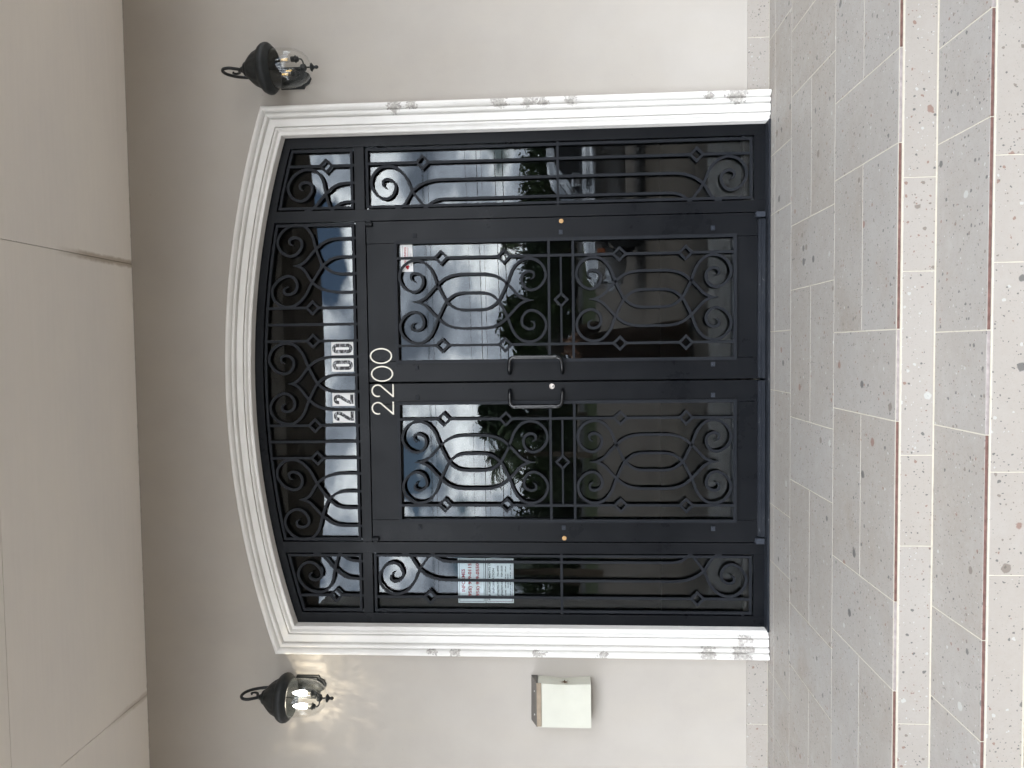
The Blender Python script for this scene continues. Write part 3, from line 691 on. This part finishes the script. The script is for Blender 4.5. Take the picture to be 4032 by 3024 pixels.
# ------------------------------------------------------------------ wall lanterns
def lantern(xc, label, lit):
    yc = -.205; root = tag(empty('wall_lantern', (xc, WY, 2.62)), label, 'wall lamp', 'lanterns beside the door')
    # back plate with shaped ends
    hw, zt, zb = .056, 2.725, 2.525
    pl = [(xc-hw, zb+.035), (xc-hw*.7, zb+.028), (xc-hw*.5, zb+.006), (xc, zb-.006), (xc+hw*.5, zb+.006), (xc+hw*.7, zb+.028), (xc+hw, zb+.035), (xc+hw, zt-.035), (xc+hw*.7, zt-.028), (xc+hw*.5, zt-.006), (xc, zt+.006), (xc-hw*.5, zt-.006), (xc-hw*.7, zt-.028), (xc-hw, zt-.035)]
    mb = MB(); mb.prism(pl, WY-.012, WY-.0005); cx0, cz0 = xc, (zt+zb)/2
    mb.prism([(cx0+(a-cx0)*.8, cz0+(b_-cz0)*.86) for a, b_ in pl], WY-.022, WY-.0118); mb.build('back_plate', 'lamp_iron', root)
    arm = [(xc, WY-.015, 2.66), (xc, WY-.04, 2.69), (xc, WY-.045, 2.77), (xc, WY-.052, 2.85), (xc, WY-.075, 2.915), (xc, WY-.115, 2.952), (xc, WY-.16, 2.958), (xc, WY-.195, 2.938), (xc, WY-.205, 2.905), (xc, WY-.192, 2.876), (xc, yc, 2.846)]
    MB().tube(crom(arm, 5), .0085, 10).build('arm', 'lamp_iron', root)
    cur = [(xc, yc+.002, 2.858), (xc, yc+.022, 2.868), (xc, yc+.045, 2.878), (xc, yc+.056, 2.897), (xc, yc+.047, 2.913), (xc, yc+.033, 2.906)]
    MB().tube(crom(cur, 5), [.0085-.0035*i/25 for i in range(26)], 8).build('arm_curl', 'lamp_iron', root)
    roof = [(0, 2.852), (.014, 2.850), (.017, 2.842), (.022, 2.835), (.034, 2.830), (.040, 2.822), (.041, 2.815), (.048, 2.812), (.056, 2.804), (.072, 2.788), (.088, 2.768), (.098, 2.748), (.104, 2.736), (.112, 2.731), (.122, 2.724), (.130, 2.712), (.1335, 2.70), (.132, 2.688), (.125, 2.678), (.116, 2.673), (.111, 2.664), (.104, 2.660), (.098, 2.664), (.09, 2.69), (0, 2.72)]
    MB().lathe(roof, xc, yc, 72, .016, (2.735, 2.813)).build('roof', 'lamp_iron', root)
    dome = [(.101, 2.675), (.103, 2.64), (.103, 2.60), (.100, 2.565), (.092, 2.532), (.077, 2.503), (.055, 2.481), (.03, 2.469), (.008, 2.465)]
    MB().lathe(dome, xc, yc, 40).build('glass_dome', 'lamp_glass', root)
    MB().lathe([(0, 2.470), (.008, 2.470), (.021, 2.464), (.023, 2.459), (.012, 2.452), (.007, 2.446), (.009, 2.438), (.010, 2.433), (.006, 2.426), (0, 2.423)], xc, yc, 20).build('finial', 'lamp_iron', root)
    mb = MB(); mb.lathe([(0, 2.52), (.014, 2.52), (.018, 2.514), (.018, 2.496), (.010, 2.490), (.004, 2.488), (.004, 2.466)], xc, yc, 18); mb.tube([(xc, yc, 2.515), (xc, yc, 2.71)], .004, 8); mb.build('socket_hub', 'lamp_iron', root)
    for k in range(3):
        a = math.radians((205, 330, 90)[k]); dx, dy = math.cos(a)*.043, math.sin(a)*.043
        mb = MB(); mb.tube(crom([(xc, yc, 2.505), (xc+dx*.6, yc+dy*.6, 2.503), (xc+dx, yc+dy, 2.512), (xc+dx, yc+dy, 2.53)], 4), .0045, 8)
        mb.lathe([(.005, 2.522), (.013, 2.526), (.015, 2.536), (.021, 2.540), (.015, 2.544), (.014, 2.565), (0, 2.565)], xc+dx, yc+dy, 16); s_ = mb.build('socket', 'lamp_iron', root)
        lo = lit and k < 2
        bp = [(.010, 2.566), (.014, 2.578), (.0165, 2.594), (.016, 2.61), (.011, 2.632), (.004, 2.648), (0, 2.652)]
        MB().lathe(bp, xc+dx, yc+dy, 18).build('bulb', 'bulb_lit' if lo else 'bulb_glass', s_)
        if not lo:
            mb = MB()
            for q in (-1, 1): mb.tube([(xc+dx+q*.004, yc+dy, 2.585), (xc+dx+q*.002, yc+dy, 2.618)], .0012, 6)
            mb.build('filament', 'filament', s_)
        if lo:
            ld = bpy.data.lights.new('bulb_light', 'POINT'); ld.energy = .55; ld.shadow_soft_size = .012; ld.color = (1, .88, .68); ld.use_nodes = True
            t = ld.node_tree; em_ = t.nodes['Emission']; tcn = N(t, 'ShaderNodeTexCoord'); mp = N(t, 'ShaderNodeMapping'); mp.inputs['Scale'].default_value = (19, 19, .9); mp.inputs['Location'].default_value = (k*7.7, 2.1, 0)
            L(t, tcn.outputs['Normal'], mp.inputs[0]); nn = N(t, 'ShaderNodeTexNoise'); nn.inputs['Scale'].default_value = 1; nn.inputs['Detail'].default_value = 1; L(t, mp.outputs[0], nn.inputs['Vector'])
            L(t, mrange(t, nn.outputs[0], .54, .70, .35, 5), em_.inputs['Strength'])     # light streaks painted into the lamp by noise, standing in for ribbed glass
            lo_ = bpy.data.objects.new('bulb_light', ld); COL.objects.link(lo_); lo_.location = (xc+dx, yc+dy-.0, 2.605); adopt(lo_, root)
    return root
lantern(-1.752, 'black carriage lantern with two glowing bulbs, above the white wall box', True)
lantern(1.713, 'unlit black carriage lantern with clear glass, on the wall right of the door', False)

# ------------------------------------------------------------------ wall box
mbx = tag(empty('mailbox', (-1.80, WY, .99)), 'dented cream metal wall box with dark lid and brass strip', 'mailbox')
x0, x1, y0, y1, z0, z1 = -1.930, -1.682, -.137, WY-.0005, .990, 1.300
mb = MB(); nz, ny = 24, 10
def dent(y, z):
    g_ = math.exp(-((z-1.135)/.075)**2); return -.011*g_*(.35+.65*min(1, (y-y0)/.10)) - .006*math.exp(-((z-1.13)/.02)**2-((y+.095)/.025)**2)
vs = []; fs = []
for i in range(nz+1):
    z = z0+(1.285-z0)*i/nz
    for j in range(ny+1):
        y = y0+(y1-y0)*j/ny; vs.append((x1+dent(y, z), y, z))
fs = [(i*(ny+1)+j, i*(ny+1)+j+1, (i+1)*(ny+1)+j+1, (i+1)*(ny+1)+j) for i in range(nz) for j in range(ny)]
mb.add(vs, fs, True)
nx = 16; vs = []
for i in range(nz+1):
    z = z0+(1.285-z0)*i/nz; e = dent(y0, z)
    for j in range(nx+1):
        u = j/nx; x = x0+(x1-x0)*u+e*u**3
        vs.append((x, y0+.004*math.exp(-((z-1.13)/.035)**2)*max(0, u-.6)/.4, z))
mb.add(vs, [(i*(nx+1)+j, i*(nx+1)+j+1, (i+1)*(nx+1)+j+1, (i+1)*(nx+1)+j) for i in range(nz) for j in range(nx)], True)
mb.add([(x0, y0, z0), (x0, y1, z0), (x0, y1, 1.285), (x0, y0, 1.285)], [(0, 1, 2, 3)])
mb.add([(x0, y0+.006, z0+.006), (x1, y0+.006, z0+.006), (x1, y1, z0+.006), (x0, y1, z0+.006)], [(0, 1, 2, 3)])
mb.build('box', 'mailbox_paint', mbx)
mb = MB(); mb.add([(x0+.004, y0-.003, 1.2935), (x1+.004, y0-.003, 1.2935), (x1+.004, y1, 1.325), (x0+.004-.012, y1, 1.328), (x0+.004, y0-.003, 1.286), (x1+.004, y0-.003, 1.286), (x1+.004, y1, 1.290), (x0-.008, y1, 1.290)], [(0, 1, 2, 3), (7, 6, 5, 4), (0, 4, 5, 1), (1, 5, 6, 2), (2, 6, 7, 3), (3, 7, 4, 0)])
lid = mb.build('lid', 'mailbox_lid', mbx)
for u in (.2, .76):
    x = x1-.012-u*.24; y = y0+.04; z = 1.2935+.0315*(.043/.107); MB().box(x-.004, x+.004, y-.003, y+.003, z-.001, z+.0015).build('rivet', 'paper', lid)
MB().box(x0+.006, x1+.006, y0-.006, y0-.0005, 1.266, 1.2925, .001).build('brass_strip', 'brass', mbx)
mb = MB(); rr = random.Random(2); star = []
for i in range(16):
    a = 2*PI*i/16; r = (.026 if i % 2 == 0 else .009)*(.6+.6*rr.random()); star.append((-.085+.9*r*math.cos(a), 1.135+r*math.sin(a)*1.3))
vs = [(x1+dent(y, z)+.0009, y, z) for y, z in star]; mb.add(vs, [tuple(range(len(vs)))]); mb.add([(v[0]-.0025, v[1], v[2]) for v in vs], [tuple(range(len(vs)))]); mb.build('tear', 'rust', mbx)

# ------------------------------------------------------------------ what the glass mirrors: cars, trees, wires, the photographer
def extr(poly, ya, yb, bev=.05, seg=2):
    """side outline (x,z) extruded across y with rounded edges"""
    bm = bmesh.new(); v1 = [bm.verts.new((x, ya, z)) for x, z in poly]; f = bm.faces.new(v1)
    r = bmesh.ops.extrude_face_region(bm, geom=[f]); bmesh.ops.translate(bm, vec=(0, yb-ya, 0), verts=[g_ for g_ in r['geom'] if isinstance(g_, bmesh.types.BMVert)])
    ed = [e_ for e_ in bm.edges if abs(e_.verts[0].co.y-e_.verts[1].co.y) < 1e-6]
    bmesh.ops.bevel(bm, geom=ed, offset=bev, segments=seg, affect='EDGES'); bm.verts.index_update()
    m_ = MB(); m_.add([v.co.copy() for v in bm.verts], [[v.index for v in f_.verts] for f_ in bm.faces], True); bm.free(); return m_
def car(x, y, rot, label, suv=False):
    root = tag(empty('parked_car', (0, 0, 0)), label, 'car', 'silver cars in the lot'); L_ = 4.9
    # front of the car at local x=0, tail at x=L_, width along y
    low = [(.02, .42), (.0, .62), (.04, .86), (.16, .97), (1.30, 1.10), (4.78, 1.14), (4.90, .98), (4.90, .48), (4.72, .36), (4.42, .34)]
    for cx_ in (3.86, .93):
        low += [(cx_+.46*math.cos(a), .36+.46*math.sin(a)) for a in [PI*i/10 for i in range(11)]]
    low += [(.30, .34)]
    o = extr(low, -.92, .92, .06); o.build('body', 'car_silver', root)
    cab = [(1.22, 1.09), (1.95, 1.66), (2.25, 1.74), (3.9, 1.74), (4.25, 1.68), (4.66, 1.13)]
    extr(cab, -.78, .78, .08).build('cabin', 'car_silver', root)
    for sy in (-1, 1):
        ya, yb = sorted((sy*.765, sy*.79))
        for p in ([(1.52, 1.16), (2.05, 1.58), (2.72, 1.62), (2.72, 1.16)], [(2.82, 1.16), (2.82, 1.62), (3.62, 1.62), (3.66, 1.16)], [(3.76, 1.16), (3.72, 1.61), (4.05, 1.58), (4.36, 1.17)]):
            MB().prism(p, ya, yb).build('window', 'car_glass', root)
        for xx in (.93, 3.86):
            mb = MB(); yy = sy*.80
            pr = [(.20, -.10), (.33, -.11), (.37, -.08), (.38, 0), (.37, .08), (.33, .11), (.20, .10)]
            seg = 28; vs = [(xx+r*math.cos(2*PI*k/seg), yy+d_, .38-.0+r*math.sin(2*PI*k/seg)) for r, d_ in pr for k in range(seg)]
            mb.add(vs, [(i*seg+k, i*seg+(k+1) % seg, (i+1)*seg+(k+1) % seg, (i+1)*seg+k) for i in range(len(pr)-1) for k in range(seg)], True); ty = mb.build('wheel', 'tyre', root)
            mb = MB()
            for k in range(5):
                a = 2*PI*k/5+.3; mb.add([(xx+math.cos(a+da)*r, yy+sy*.085, .38+math.sin(a+da)*r) for r, da in ((.05, -.5), (.24, -.16), (.24, .16), (.05, .5))], [(0, 1, 2, 3)])
            mb.add([(xx+math.cos(2*PI*k/24)*r, yy+sy*.084, .38+math.sin(2*PI*k/24)*r) for r in (.21, .25) for k in range(24)], [(k, (k+1) % 24, 24+(k+1) % 24, 24+k) for k in range(24)])
            mb.build('rim', 'rim', ty)
        MB().box(.02, .42, min(sy*.62, sy*.925), max(sy*.62, sy*.925), .70, .88, .03).build('headlight', 'chrome', root)
        MB().box(.44, .56, min(sy*.90, sy*.935), max(sy*.90, sy*.935), .72, .86, .01).build('marker_lamp', 'lamp_amber', root)
        MB().box(1.62, 1.84, min(sy*.92, sy*1.10), max(sy*.92, sy*1.10), 1.14, 1.30, .03).build('wing_mirror', 'car_silver', root)
        for xx in (2.45, 3.45): MB().box(xx, xx+.2, min(sy*.925, sy*.95), max(sy*.925, sy*.95), .98, 1.01, .005).build('door_handle', 'chrome', root)
        for xx in (1.45, 2.77, 3.72): MB().box(xx, xx+.012, min(sy*.90, sy*.923), max(sy*.90, sy*.923), .48, 1.09).build('door_seam', 'trim', root)
    MB().add([(1.30, -.66, 1.17), (1.30, .66, 1.17), (1.86, .60, 1.605), (1.86, -.60, 1.605)], [(0, 1, 2, 3)]).build('windscreen', 'car_glass', root)
    mb = MB(); mb.box(-.03, .03, -.56, .56, .66, .86, .01); gr_ = mb.build('radiator_grille', 'trim', root)
    for k in range(9): MB().box(-.045, -.02, -.5+.125*k-.015, -.5+.125*k+.015, .67, .85, .004).build('slat', 'chrome', gr_)
    MB().box(-.08, .16, -.88, .88, .40, .58, .05).build('bumper', 'car_silver', root)
    root.location = (x, y, GZ-.006); root.rotation_euler = (0, 0, rot)
    return root
car(1.35, -10.0, 0, 'large silver car mirrored close in the right door and sidelight glass')
car(3.1, -50.5, PI*.97, 'small far silver car mirrored above the middle bar of the right door')

def tree(x, y, hgt, wid, seed, m, label, trunkh=.25):
    r = random.Random(seed); root = tag(empty('tree', (x, y, GZ)), label, 'tree', 'trees across the road')
    mb = MB(); z1 = GZ+hgt*trunkh
    mb.tube([(x, y, GZ), (x+.05, y, GZ+hgt*.2), (x-.05, y+.05, GZ+hgt*.5)], [.035*hgt, .028*hgt, .014*hgt], 8)
    for k in range(5):
        a = r.random()*6.28; mb.tube([(x, y, GZ+hgt*(.2+.05*k)), (x+math.cos(a)*wid*.3, y+math.sin(a)*wid*.3, GZ+hgt*(.45+.08*k))], [.014*hgt, .006*hgt], 6)
    mb.build('trunk', 'bark', root)
    cl = []
    for k in range(26):
        a = r.random()*6.28; q = r.random()**.5; zz_ = r.random(); prof_ = math.sin(PI*min(1, .12+zz_*.86))**.7
        cl.append((x+math.cos(a)*q*wid*.5*prof_, y+math.sin(a)*q*wid*.5*prof_, z1+(hgt*(1-trunkh)-wid*.08)*zz_, wid*(.10+.10*r.random())))
    vs = []; fs = []
    for cx_, cy_, cz_, cr in cl:
        for k in range(150):
            d_ = Vector((r.gauss(0, 1), r.gauss(0, 1), r.gauss(0, .8))).normalized()*cr*(.5+.6*r.random()); p = Vector((cx_, cy_, cz_))+d_
            a = Vector((r.gauss(0, 1), r.gauss(0, 1), r.gauss(0, 1))).normalized(); b_ = a.orthogonal().normalized(); s_ = .028*hgt**.5*(1.4+1.6*r.random()); n = len(vs)
            vs += [p+a*s_*1.6, p+b_*s_*.7, p-a*s_*1.6, p-b_*s_*.7]; fs.append((n, n+1, n+2, n+3))
    MB().add(vs, fs).build('crown', m, root); return root
TR = [(1.6, -49, 5.6, 6.5, 'leaf', 'rounded tree mirrored in the middle of the right door'), (-3.8, -40, 6.4, 5.6, 'leaf_dark', 'tall dark tree mirrored in the left door glass'),
      (-8.5, -52, 5.0, 7, 'leaf', 'wide low tree mirrored beside the left door stile'), (8.2, -60, 4.4, 8, 'leaf_dark', 'dense low tree mirrored in the outer edge of the right door'),
      (13.5, -62, 4.9, 8, 'leaf', 'rounded tree mirrored in the right sidelight'), (19, -60, 5.2, 8.5, 'leaf_dark', 'dark tree mirrored at the far edge of the right sidelight'),
      (4.6, -61, 4.6, 7.5, 'leaf_dark', 'low dark tree mirrored behind the far silver car'), (-1.6, -62, 4.8, 8, 'leaf', 'tree mirrored where the two doors meet'),
      (-13.5, -58, 5.2, 8.5, 'leaf_dark', 'dark bushy tree mirrored in the left sidelight'), (-20, -60, 5, 8, 'leaf', 'bushy tree mirrored behind the porch column')]
for k, (x, y, h_, wd, m_, lb) in enumerate(TR): tree(x, y, h_, wd, 40+k, m_, lb, .16)
hedge = tag(empty('hedge', (0, -66, GZ)), 'long dark hedge closing the far side of the road', 'hedge')
r = random.Random(9); vs = []; fs = []
for k in range(9000):
    p = Vector((r.uniform(-34, 34), -66+r.gauss(0, .8), GZ+(r.random()**.6)*(2.6+.5*math.sin(k*.37)))); a = Vector((r.gauss(0, 1), r.gauss(0, 1), r.gauss(0, 1))).normalized(); b_ = a.orthogonal().normalized(); s_ = .14; n = len(vs)
    vs += [p+a*s_*1.5, p+b_*s_, p-a*s_*1.5, p-b_*s_]; fs.append((n, n+1, n+2, n+3))
MB().add(vs, fs).build('foliage', 'leaf_dark', hedge)
MB().box(-34, 34, -66.9, -66.5, GZ, GZ+2.2, .05).build('woody_core', 'leaf_dark', hedge)
def palm(x, y, h_, fl, seed, label):
    r = random.Random(seed); root = tag(empty('palm_tree', (x, y, GZ)), label, 'palm', 'palms across the lot')
    MB().tube([(x, y, GZ), (x+.08, y, GZ+h_*.5), (x, y, GZ+h_)], [.16, .12, .11], 10).build('trunk', 'bark', root)
    mb = MB()
    for k in range(26):
        a = 2*PI*k/26*1.7+r.random()*.5; el = r.uniform(-.5, 1.2); prev = Vector((x, y, GZ+h_)); pts = [prev]
        for q in range(7):
            d_ = Vector((math.cos(a)*math.cos(el), math.sin(a)*math.cos(el), math.sin(el))); prev = prev+d_*fl/7; pts.append(prev); el -= .22
        for q in range(1, 8):
            p = pts[q]; tg = (pts[q]-pts[q-1]).normalized(); sd_ = tg.cross(Vector((0, 0, 1))).normalized(); wv_ = fl*.26*math.sin(PI*(.12+.8*q/8))
            for sg in (-1, 1):
                for e_ in (0, .33, .66):
                    b0 = p-tg*fl/7*e_; tip = b0+sd_*sg*wv_+tg*wv_*.5-Vector((0, 0, wv_*.35)); n_ = tg*.022*fl
                    mb.add([b0-n_, b0+n_, tip], [(0, 1, 2)])
    mb.build('fronds', 'palm_leaf', root); return root
palm(9.6, -66, 6.4, 1.5, 3, 'small far palm mirrored in the right sidelight against the sky')
palm(-8.3, -24, 4.1, 2.1, 5, 'near palm with spreading fronds mirrored in the left sidelight')
palm(-5.1, -33, 4.3, 1.9, 8, 'palm mirrored low at the outer edge of the left door')
# utility poles and wires
for px, lb in ((-31, 'wooden utility pole far left of the lot'), (31, 'wooden utility pole far right of the lot')):
    p_ = tag(empty('utility_pole', (px, -50, GZ)), lb, 'pole', 'utility poles'); MB().tube([(px, -50, GZ), (px, -50, 12.2)], [.16, .11], 12).build('post', 'wood_pole', p_)
    MB().box(px-.06, px+.06, -51.2, -48.8, 11.2, 11.35).build('crossarm', 'wood_pole', p_)
WIRES = [(-51.1, 11.3, .5, .014), (-49.6, 11.0, .55, .016), (-48.9, 10.6, .6, .014), (-50.15, 8.1, .6, .010), (-50.15, 7.2, .5, .024), (-50.15, 6.85, .5, .012), (-50.15, 5.9, .5, .026), (-50.15, 5.4, .55, .03)]
WN = ['highest of the overhead wires', 'second highest overhead wire', 'third highest overhead wire', 'fourth overhead wire from the top', 'fifth overhead wire from the top', 'thin sixth overhead wire from the top', 'upper thick overhead wire', 'lowest thick overhead wire']
for k, (y, z, sag, rad) in enumerate(WIRES):
    pts = [(x, y, z-sag*(1-(x/31)**2)+.012*x) for x in [-31+62*i/24 for i in range(25)]]
    tag(MB().tube(pts, rad, 5).build('power_cable', 'cable', loc=(0, y, z)), WN[k]+' mirrored across the sky in the door glass', 'cable', 'overhead wires')

# the photographer, seen faintly in the right door
def skinned(name, verts, edges, radii, material, parent=None, sub=2, root=0):
    me = bpy.data.meshes.new(name); me.from_pydata(verts, edges, []); o = bpy.data.objects.new(name, me); COL.objects.link(o)
    md = o.modifiers.new('skin', 'SKIN'); md.use_smooth_shade = True
    for v, rr_ in zip(me.skin_vertices[0].data, radii): v.radius = rr_ if isinstance(rr_, tuple) else (rr_, rr_); v.use_root = False
    me.skin_vertices[0].data[root].use_root = True
    s_ = o.modifiers.new('sub', 'SUBSURF'); s_.levels = sub; s_.render_levels = sub
    me.materials.append(MATS[material])
    WORLD[o.name] = Matrix()
    if parent: adopt(o, parent)
    return o
PX, PY = .20, -4.72; Z0 = GZ
pv = [(PX, PY, Z0+.86), (PX, PY, Z0+1.05), (PX, PY+.01, Z0+1.25), (PX, PY+.02, Z0+1.36), (PX, PY+.05, Z0+1.44), (PX, PY+.08, Z0+1.52), (PX, PY+.09, Z0+1.60),
      (PX-.09, PY, Z0+.80), (PX-.10, PY+.02, Z0+.45), (PX-.10, PY-.02, Z0+.08), (PX-.11, PY+.12, Z0+.03), (PX+.09, PY, Z0+.80), (PX+.10, PY+.03, Z0+.45), (PX+.11, PY-.01, Z0+.08), (PX+.12, PY+.13, Z0+.03),
      (PX-.17, PY+.0, Z0+1.31), (PX-.23, PY+.08, Z0+1.10), (PX-.12, PY+.28, Z0+1.32), (PX-.07, PY+.335, Z0+1.42), (PX+.17, PY+.0, Z0+1.31), (PX+.23, PY+.08, Z0+1.10), (PX+.12, PY+.28, Z0+1.32), (PX+.07, PY+.335, Z0+1.42)]
pe = [(0, 1), (1, 2), (2, 3), (3, 4), (4, 5), (5, 6), (0, 7), (7, 8), (8, 9), (9, 10), (0, 11), (11, 12), (12, 13), (13, 14), (3, 15), (15, 16), (16, 17), (17, 18), (3, 19), (19, 20), (20, 21), (21, 22)]
pr_ = [(.17, .12), (.135, .10), (.16, .115), (.09, .08), .05, (.075, .095), (.07, .085), .09, .058, .04, .035, .09, .058, .04, .035, .06, .045, .036, .03, .06, .045, .036, .03]
person = skinned('person', pv, pe, pr_, 'skin'); tag(person, 'person in long dark brown clothes holding up a phone, mirrored faintly in the right door', 'person')
mb = MB(); seg = 36; vs = []; rows = [(.155, .11, 1.34), (.185, .13, 1.24), (.165, .125, 1.06), (.20, .16, .86), (.235, .19, .55), (.275, .225, .25), (.30, .24, .05)]
for i, (rx, ry, z) in enumerate(rows):
    for k in range(seg):
        a = 2*PI*k/seg; fo = 1+.06*math.sin(a*9)*(i/6); vs.append((PX+rx*fo*math.cos(a), PY+ry*fo*math.sin(a), Z0+z))
mb.add(vs, [(i*seg+k, i*seg+(k+1) % seg, (i+1)*seg+(k+1) % seg, (i+1)*seg+k) for i in range(len(rows)-1) for k in range(seg)], True); mb.build('robe', 'robe', person)
mb = MB()
for s in (-1, 1): mb.tube(crom([(PX+s*.14, PY, Z0+1.32), (PX+s*.19, PY+.02, Z0+1.27), (PX+s*.235, PY+.08, Z0+1.09), (PX+s*.18, PY+.19, Z0+1.19), (PX+s*.13, PY+.26, Z0+1.29)], 4), .062, 12)
mb.build('sleeves', 'robe', person)
mb = MB(); vs = []
for i in range(9):
    th = PI*.62*i/8
    for k in range(20):
        a = 2*PI*k/20; vs.append((PX+.088*math.sin(th)*math.cos(a), PY+.075+.105*math.sin(th)*math.sin(a)-.018, Z0+1.575+.115*math.cos(th)))
mb.add(vs, [(i*20+k, i*20+(k+1) % 20, (i+1)*20+(k+1) % 20, (i+1)*20+k) for i in range(8) for k in range(20)], True); mb.build('hair', 'hair', person)
for s in (-1, 1):   # fingers round the phone's short ends
    for k in range(4):
        zf = Z0+1.50-.017*k; fx_ = PX+s*.082
        MB().tube(crom([(PX+s*.072, PY+.345, zf-.045), (fx_, PY+.372, zf-.02), (fx_-s*.004, PY+.398, zf), (fx_-s*.022, PY+.402, zf+.004)], 3), [.0085-.0002*i for i in range(10)], 8).build('finger', 'skin', person)
    MB().tube(crom([(PX+s*.070, PY+.34, Z0+1.44), (PX+s*.062, PY+.362, Z0+1.47), (PX+s*.048, PY+.372, Z0+1.49)], 3), .009, 8).build('thumb', 'skin', person)
ph = MB().box(PX-.078, PX+.078, PY+.381, PY+.389, Z0+1.475, Z0+1.550, .003).build('phone', 'trim', loc=(PX, PY+.385, Z0+1.51)); tag(ph, 'dark phone held sideways in front of the person, mirrored in the door', 'phone')
